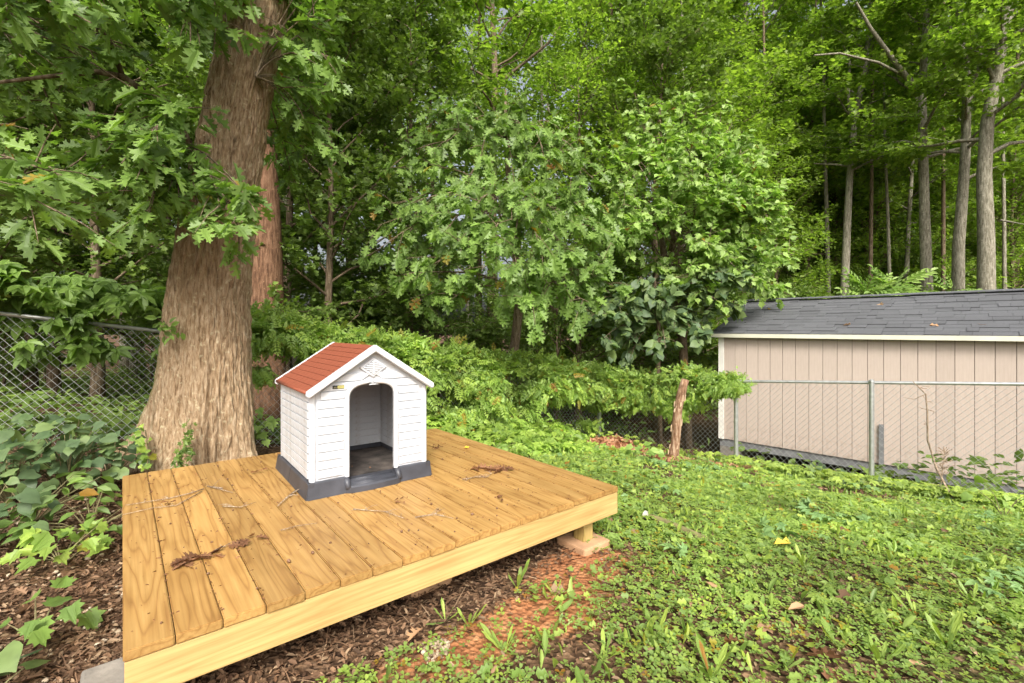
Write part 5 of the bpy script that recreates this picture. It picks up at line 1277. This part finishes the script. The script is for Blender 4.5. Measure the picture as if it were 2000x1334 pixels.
# ---------------------------------------------------------------- big leaved plants, left
def broad_plant(px, py, Y, h, n_, size, label, seed, tmpl=HEART, key='heart', mt='broad_leaf', spread=.32, group=None, name='leafy_plant'):
    rng = np.random.default_rng(seed); b = P(px, py, Y); g = tz1(b[0], Y); off = np.array([b[0], Y, g])
    root = empty(name, tuple(off), label=label, cat='plant', group=group); m = MB(); Pp, Dd = [], []
    for k in range(n_):
        a = rng.uniform(0, 6.28); r_ = spread * math.sqrt(rng.random()); z = h * rng.uniform(.35, 1.05) * (1 - .3 * r_ / spread)
        t = np.array([math.cos(a) * r_, math.sin(a) * r_, z]); 
        if k % 2 == 0: m.tube([(0, 0, 0), t * np.array([.4, .4, .6]), t], [.006, .004, .002], 4, cap=False)
        Pp.append(off + t); Dd.append([math.cos(a), math.sin(a) - .3, -.25 + rng.normal(0, .2)])
    m.obj('stem', M['stem'], root); K = n_; Dd = np.array(Dd) + rng.normal(0, .4, (K, 3))
    leafy(root, tmpl, key, M[mt], np.array(Pp), frames(Dd, np.tile([.1, -.45, .9], (K, 1)) + rng.normal(0, .22, (K, 3))), size * rng.uniform(.55, 1.2, K), rng.random(K))
    return root
bg_ = 'big leaved plants between the fence and the oak'
broad_plant(20, 900, 3.35, .62, 79, 0.104, 'big blue green leaved plant at the left edge below the fence', 1, group=bg_)
broad_plant(130, 900, 3.55, .62, 79, 0.098, 'broad leaved plant in front of the wire mesh left of the oak', 2, group=bg_)
broad_plant(215, 900, 3.75, .56, 61, 0.078, 'broad leaved plant touching the left root of the oak', 3, group=bg_, spread=.26)
broad_plant(70, 850, 3.9, .55, 61, 0.093, 'broad leaved plant furthest back against the mesh', 4, group=bg_)
broad_plant(-40, 1010, 2.75, .5, 56, 0.093, 'dark broad leaved plant cut by the left edge of the picture', 5, group=bg_)
broad_plant(60, 960, 3.05, .32, 34, .12, 'mid green clump of pointed leaves low on the leaf litter', 6, OVAL, 'oval', 'oak_leaf', .36, bg_)
broad_plant(180, 985, 3.0, .28, 36, .11, 'low clump of leaves beside the rear left corner of the deck', 7, OVAL, 'oval', 'oak_leaf', .36, bg_)
broad_plant(120, 1000, 2.65, .22, 26, .11, 'small light green seedling clump on the brown litter', 8, MAPLE, 'maple', 'vine_leaf', .24, bg_)
broad_plant(70, 1130, 2.02, .22, 11, 0.091, 'young sapling with pointed green leaves low at the left', 9, MAPLE, 'maple', 'oak_leaf', .16)
broad_plant(-12, 1190, 1.75, .22, 8, .11, 'single large toothed leaf plant at the bottom left edge', 10, HEART, 'heart', 'broad_leaf', .10)
broad_plant(1255, 880, 6.6, .3, 26, .12, 'bright leafy weed clump left of the leaning log', 11, HEART, 'heart', 'bright_leaf', .28)
broad_plant(1095, 850, 7.0, .5, 34, .13, 'tall green weed in front of the mesh near the fence corner', 12, OVAL, 'oval', 'vine_leaf', .25)
broad_plant(495, 850, 4.9, .55, 34, .11, 'bright lobed seedlings between the oak and the dog house', 13, MAPLE, 'maple', 'bright_leaf', .22)
broad_plant(1960, 930, 4.6, .40, 10, .09, 'light green weed at the right edge in front of the fence', 14, HEART, 'heart', 'bright_leaf', .3)
broad_plant(1760, 960, 5.7, .22, 20, .075, 'dark weed clump at the fence foot below the dead stem', 15, HEART, 'heart', 'broad_leaf', .4)
broad_plant(1600, 915, 6.4, .22, 30, .09, 'low dark weeds along the fence left of the second post', 16, HEART, 'heart', 'broad_leaf', .5)
broad_plant(870, 870, 6.0, .35, 40, .12, 'bushy weeds crowding the rear right edge of the deck', 17, PALM5, 'palm', 'vine_leaf', .35)
broad_plant(960, 880, 5.6, .3, 40, .11, 'leafy weeds along the deck edge below the vine', 18, PALM5, 'palm', 'vine_leaf', .4)

# dandelion like rosettes
def rosette(px, py, n_, size, label, seed, tall=.9):
    d0 = CH / (py - HZ) * F; Y = d0
    for _ in range(4): Y = (CH - tz1((px - 1000) / F * Y, Y)) / (py - HZ) * F
    rng = np.random.default_rng(seed); x = (px - 1000) / F * Y; g = tz1(x, Y); root = empty('weed_rosette', (x, Y, g), label=label, cat='weed', group='upright weed rosettes in the lawn')
    a = np.arange(n_) * 2.4 + rng.uniform(0, 1); a = a + rng.normal(0, .35, n_); D = np.stack([np.cos(a), np.sin(a), rng.uniform(.35, 2.2, n_) * tall], 1)
    Nn = np.stack([-np.cos(a), -np.sin(a), np.full(n_, .8)], 1)
    leafy(root, BLADE, 'blade', M['lawn_leaf'], np.tile([x, Y, g], (n_, 1)) + D * .01, frames(D, Nn), size * rng.uniform(.45, 1.15, n_), rng.random(n_))
RS = [(870, 1215, 7, .13, 'weed rosette beside the red clay, left of the taller one'), (985, 1275, 8, .15, 'broad pale weed rosette under the middle of the deck edge'), (915, 1225, 6, .11, 'slim weed rosette close under the deck front'), (1010, 1150, 7, .13, 'weed rosette on the clay below the right end of the deck'),
      (1085, 1165, 7, .11, 'leafy weed rosette near the footing block'), (1390, 1330, 6, .16, 'tall bladed weed at the bottom of the picture'), (1570, 1110, 6, .12, 'upright weed with folded blades in the mid lawn'), (1740, 1100, 6, .13, 'broad weed rosette right of the mid lawn'), (1280, 1250, 5, .12, 'narrow upright weed in the lower lawn'),
      (1790, 1210, 7, .13, 'weed with one tall broad blade at the lower right'), (1850, 1270, 6, .15, 'large weed leaf standing at the lower right'), (1640, 1270, 7, .12, 'weed rosette beside the curled brown leaves'), (1720, 1300, 7, .13, 'weed rosette in the bottom right corner area'), (1950, 1120, 6, .12, 'weed rosette near the right edge of the lawn'),
      (1530, 1310, 6, .11, 'small weed just left of the curled brown leaves'), (1180, 1290, 5, .10, 'small weed rosette in the lower middle lawn'), (1900, 1180, 6, .12, 'weed rosette above the large leaf at the right')]
for k, r in enumerate(RS): rosette(*r, 200 + k)

# ---------------------------------------------------------------- small single things
def on_ground(px, py, z=None):
    Y = CH / (py - HZ) * F
    for _ in range(6): Y = (CH - tz1((px - 1000) / F * Y, Y)) / (py - HZ) * F
    return np.array([(px - 1000) / F * Y, Y, tz1((px - 1000) / F * Y, Y)])
def on_deck(px, py): 
    Y = (CH - DZ) / (py - HZ) * F; return np.array([(px - 1000) / F * Y, Y, DZ])
def flat_leaf(p, ang, s, tmpl, mt, label, tilt=.2, name='fallen_leaf', cat='leaf', group=None, seed=0):
    rng = np.random.default_rng(int(s * 1e4) + seed); me = bpy.data.meshes.new(name)
    v = [(x, y, z * 1.0 + .5 * x * x) for x, y, z in tmpl[0]]; me.from_pydata(v, [], tmpl[1]); me.materials.append(mt)
    o = link(name, me, None, (p[0], p[1], p[2] + .008), (rng.normal(0, tilt), rng.normal(0, tilt), ang), (s, s, s)); return tag(o, label, cat, group)
flat_leaf(on_deck(915, 877), 1.0, .05, LOBE, M['yellow_leaf'], 'small yellow leaf lying on the far right deck boards')
flat_leaf(on_ground(1545, 1078) + [0, 0, .05], 1.2, .10, LOBE, M['yellow_leaf'], 'bright yellow fallen leaf in the middle of the lawn')
flat_leaf(on_ground(1722, 951) + [0, 0, .05], .2, .10, LOBE, M['yellow_leaf'], 'yellow fallen leaf at the foot of the second fence post')
flat_leaf(on_ground(1572, 1200) + [0, 0, .035], 1.7, .09, OVAL, M['tan_leaf'], 'pale tan oval leaf lying in the lower lawn')
flat_leaf(on_ground(1400, 1165) + [0, 0, .03], .4, .08, OVAL, M['tan_leaf'], 'tan dry leaf left of the mid lawn weeds')
flat_leaf(on_ground(1808, 1318) + [0, 0, .03], 1.5, .08, OVAL, M['tan_leaf'], 'thin tan leaf at the bottom right of the lawn')
for k, (px, py, a, s) in enumerate(((1610, 1290, .3, .13), (1650, 1305, 1.4, .15), (1632, 1322, 2.6, .14), (1680, 1325, 4, .12), (1445, 1268, .8, .11))):
    flat_leaf(on_ground(px, py) + [0, 0, .03], a, s, OAK, M['dead_leaf'], ['curled brown oak leaf, leftmost of the heap at the lower right', 'largest curled brown oak leaf in the lower right heap', 'brown oak leaf at the bottom of the lower right heap', 'brown oak leaf rightmost in the lower right heap', 'lone brown oak leaf left of the lower right heap'][k], .35, seed=k)
flat_leaf(on_ground(826, 1243) + [0, 0, .03], 2.6, .10, OAK, M['tan_leaf'], 'orange brown lobed leaf on the clay by the deck front', seed=9)
for k, (lx, ly, lb) in enumerate(((.55, 1.2, 'curled yellow leaf on the shed roof near its left end'), (2.05, .3, 'orange leaf low on the shed roof above the second post'), (2.3, 1.35, 'small brown leaf high on the shed roof'), (3.05, .25, 'brown leaf low on the roof right of the orange one'), (3.6, .27, 'orange leaf low on the shed roof at the right edge'))):
    q = shed_m @ Vector((lx, ly, ez + (ly + ov) * math.tan(pa) + .03)); flat_leaf(np.array(q) - [0, 0, .008], k * 1.3, .11, LOBE, M['tan_leaf'] if k != 0 else M['yellow_leaf'], lb, .4, seed=k + 20)
# pipe in the lawn
a = on_ground(1270, 1018); b = on_ground(1352, 1048); c = on_ground(1440, 1082)
a[2] += .035; b[2] += .02; c[2] -= .01
root = empty('drain_pipe', tuple(a), label='muddy half buried plastic pipe with a white open end in the lawn', cat='pipe')
m = MB(); m.tube(np.array([a, (a + b) / 2, b, c]) - a, .026, 12, cap=False); m.obj('pipe', M['pvc_muddy'], root, smooth=True)
d = nrm(a - b); m = MB(); m.tube(np.array([a - d * .002, a + d * .05]) - a, .031, 14, cap=False); m.tube(np.array([a - d * .002, a + d * .05]) - a, .024, 14, cap=False)
m.obj('open_end', M['pvc'], root, smooth=True)
m = MB(); m.tube(np.array([a + d * .0, a + d * .002]) - a, .024, 14); m.obj('bore_shade_disc', M['black'], root)  # black disc inside the mouth, shade of the hollow pipe painted on
# dead stem against the fence
pts = [on_ground(1868, 972), P(1850, 955, 5.45), P(1828, 912, 5.6), P(1812, 860, 5.6), P(1811, 800, 5.6), P(1808, 770, 5.6), P(1783, 745, 5.6)]
pts[0] = np.array([(1868 - 1000) / F * 5.4, 5.4, tz1((1868 - 1000) / F * 5.4, 5.4)])
m = MB(); o0 = pts[0].copy(); m.tube(np.array(pts) - o0, [.012, .011, .011, .010, .008, .007, .004], 6)
root = empty('dead_vine', tuple(o0), label='bare dead vine stem climbing the fence in front of the shed', cat='dead vine')
m.obj('stem', M['twig'], root, smooth=True)
m = MB(); rk = np.random.default_rng(3)
for k in range(16):
    t = rk.integers(1, 6); p = pts[t] * .5 + pts[t + 1 if t < 6 else t] * .5 if k % 2 else pts[t]; e = p + rk.normal(0, 1, 3) * np.array([.10, .03, .07]); mid = (p + e) / 2 + rk.normal(0, .02, 3); m.tube(np.array([p, mid, e]) - o0, [.004, .003, .001], 4, cap=False)
m.obj('twig', M['twig'], root, kind='stuff')
b0 = P(1835, 930, 5.7); b0[2] = tz1(b0[0], b0[1]); root = empty('dead_weed', tuple(b0), label='dry brown feathery weed beside the dead stem at the fence', cat='weed'); m = MB()
m.tube([(0, 0, 0), (.03, 0, .3), (.06, 0, .62)], [.005, .004, .002], 5)
for k in range(60):
    t = rk.uniform(.35, 1); p = np.array([.06 * t, 0, .62 * t]); e = p + np.array([rk.normal(0, .05), rk.normal(0, .03), rk.uniform(.0, .07)]); m.tube(np.array([p, e]), [.0025, .005], 3, cap=False)
m.obj('stalk', M['twig'], root)

# debris on the deck -----------------------------------------------------
def twig(pp, r, label, side=0, seed=0):
    q = [on_deck(*a) if len(a) == 2 else P(*a) for a in pp]; o0 = q[0].copy(); rk = np.random.default_rng(seed)
    q = [a + np.array([0, 0, .008 + (.006 * rk.random())]) for a in q]
    root = empty('twig', tuple(o0), label=label, cat='twig'); m = MB(); m.tube(np.array(q) - o0, np.linspace(r, r * .4, len(q)), 6); m.obj('stem', M['twig'], root, smooth=True)
    if side:
        m = MB()
        for k in range(side):
            t = rk.uniform(.2, .95) * (len(q) - 1); p = q[int(t)] * (1 - t % 1) + q[min(int(t) + 1, len(q) - 1)] * (t % 1); e = p + np.append(rk.normal(0, .05, 2), rk.uniform(0, .015)); m.tube(np.array([p, (p + e) / 2 + [0, 0, .006], e]) - o0, [r * .5, r * .4, r * .2], 4, cap=False)
        m.obj('side_twig', M['twig'], root)
    return root
twig([(398, 958), (370, 968), (330, 976), (290, 984), (245, 990)], .004, 'long pale twig at the rear left of the deck reaching over the edge', 4, 1)
twig([(395, 962), (345, 990), (300, 996), (240, 1008)], .003, 'second thinner twig lying beside the long pale one', 3, 2)
twig([(435, 956), (405, 952), (455, 966)], .004, 'short dark twig with a curl near the tree end of the deck', 3, 3)
twig([(435, 993), (470, 994), (500, 985)], .003, 'bent thin twig in the left middle of the deck', 3, 4)
twig([(578, 962), (560, 976), (542, 992)], .006, 'reddish stick leaning by the near corner of the dog house', 2, 5)
twig([(690, 998), (720, 1000), (750, 1002), (790, 1016)], .003, 'thin forked twig in front of the dog house', 7, 6)
twig([(548, 1040), (580, 1032), (620, 1026)], .0025, 'fine curved twig on the boards ahead of the dog house', 1, 7)
twig([(811, 1014), (850, 1008), (885, 1016)], .003, 'twig with seed husk in the right middle of the deck', 5, 8)
twig([(903, 940), (930, 934), (950, 935), (965, 925)], .0035, 'pale branching twig near the right side of the dog house', 7, 9)
twig([(420, 1080), (440, 1070), (455, 1062)], .003, 'short twig between the two dead leaf clusters', 1, 10)
def cluster(px, py, ex, ey, n_, s, label, seed, tm=OAK):
    a = on_deck(px, py); b = on_deck(ex, ey); rk = np.random.default_rng(seed); root = empty('dead_leaf_cluster', tuple(a), label=label, cat='leaves')
    for k in range(n_):
        t = rk.random(); p = a * (1 - t) + b * t + np.append(rk.normal(0, .018, 2), .008 + .012 * rk.random())
        D = nrm((b - a) + rk.normal(0, .08, 3)) if rk.random() < .6 else rk.normal(0, 1, 3); D = np.array([D[0], D[1], rk.uniform(-.1, .15)])
        R = frames(D[None], np.array([[0, 0, 1.]]) + rk.normal(0, .45, (1, 3)))[0]
        place_leaf(root, leaf_me(tm, 'dead' + str(len(tm[0])), M['dead_leaf']), p, R, s * rk.uniform(.6, 1.2), Matrix.Translation(-Vector(root.location)))
cluster(330, 1110, 420, 1085, 12, .085, 'long crumpled brown dead leaf cluster on the left boards', 1)
cluster(462, 1066, 492, 1056, 6, .06, 'smaller brown dead leaf cluster right of the long one', 2)
cluster(930, 918, 985, 918, 14, .10, 'brown dead oak spray on the boards right of the dog house', 3)
cluster(845, 882, 858, 874, 10, .05, 'dark leaf heap against the right side of the dog house', 4, CHIP)
cluster(965, 968, 980, 974, 4, .05, 'small curled red brown leaf on the right boards', 5, CHIP)
cluster(778, 985, 785, 978, 4, .04, 'small curled leaf in front of the dog house sill', 6, CHIP)
cluster(320, 985, 340, 990, 5, .05, 'dark dead leaf scraps by the long pale twig', 7, CHIP)
cluster(500, 922, 520, 925, 6, .05, 'dead leaf scraps on the boards behind the near left corner', 8, CHIP)
# acorns
def acorn_me():
    m = MB(); prof = [(.0, .0008), (.10, .4), (.3, .62), (.55, .66), (.58, .74), (.72, .70), (.85, .5), (.95, .12), (1.1, .08)]
    m.tube([(0, 0, a_) for a_, _ in prof], [r * .5 for _, r in prof], 9); return m.mesh('acorn', M['acorn'], True)
ame = acorn_me(); rk = random.Random(77); cnt = 0
special = [((919, 1007), 1.5, 'largest round brown acorn on the right middle of the deck'), ((845, 986), 1.1, None), ((783, 1042), 1.2, None), ((612, 1084), 1.5, 'flat oval nut on the board left of centre'), ((566, 1102), 1.6, 'broken acorn shell caught in the seam left of centre'), ((648, 1061), 1.0, None)]
def put_acorn(p, s, label=None):
    o = link('acorn', ame, None, (p[0], p[1], p[2] + .0055 * s), (math.pi / 2 + rk.uniform(-.3, .3), 0, rk.uniform(0, 6.28)), (.014 * s,) * 3)
    tag(o, label or 'small brown acorn lying loose on the wooden deck boards', 'acorn', 'loose acorns scattered on the deck')
for pp, s, lb in special: put_acorn(on_deck(*pp), s, lb)
while cnt < 95:
    u = rk.uniform(.05, DW - .05); v = rk.uniform(.03, DD - .05)
    if rk.random() < .45: u = (int(u / BW) + 1) * BW + rk.uniform(-.012, .012)
    x, y, z = deckp(u, min(v, DD - .05)); X_l = (x + 1.251) * .793 + (y - 2.885) * .609; Y_l = -(x + 1.251) * .609 + (y - 2.885) * .793
    if -.06 < X_l < .92 and -.08 < Y_l < .94: continue
    if u > DW - .03: continue
    put_acorn((x, y, z), rk.uniform(.55, 1.0)); cnt += 1
# crumbs in the seams
rng = np.random.default_rng(81); K = 1400; u = rng.uniform(.02, DW - .02, K); v = rng.uniform(.01, DD - .02, K); sm = rng.random(K) < .6; u = np.where(sm, np.round(u / BW) * BW - .002 + rng.normal(0, .006, K), u)
X = DO[0] + DU[0] * u + DV[0] * v; Y = DO[1] + DU[1] * u + DV[1] * v; Xl = (X + 1.251) * .793 + (Y - 2.885) * .609; Yl = -(X + 1.251) * .609 + (Y - 2.885) * .793
ok = ~((Xl > -.02) & (Xl < .88) & (Yl > -.04) & (Yl < .9)) & (u > .02) & (u < DW - .02); X, Y = X[ok], Y[ok]; K = len(X); D = rng.normal(0, 1, (K, 3)); D[:, 2] *= .1
mass('leaf_litter', 'tiny brown leaf crumbs caught in the seams of the deck', [(*CHIP, np.stack([X, Y, np.full(K, DZ + .002)], 1), frames(D, np.tile([0, 0, 1.], (K, 1)) + rng.normal(0, .3, (K, 3))), .011 * rng.uniform(.4, 1.6, K), rng.random(K))], M['dead_leaf'])
# acorns inside the dog house
for (lx, ly) in ((.40, .35), (.5, .25), (.34, .5)):
    q = Matrix.Translation(dh.location) @ Matrix.Rotation(dh.rotation_euler.z, 4, 'Z') @ Vector((lx, ly, sillz - .006))
    o = link('acorn', ame, None, (q[0], q[1], q[2] + .005), (1.5, 0, lx * 9), (.015,) * 3); tag(o, {.40: 'acorn in the middle of the dirty dog house floor', .5: 'acorn nearest the sill inside the dog house', .34: 'acorn furthest back inside the dog house'}[lx], 'acorn', 'acorns inside the dog house')
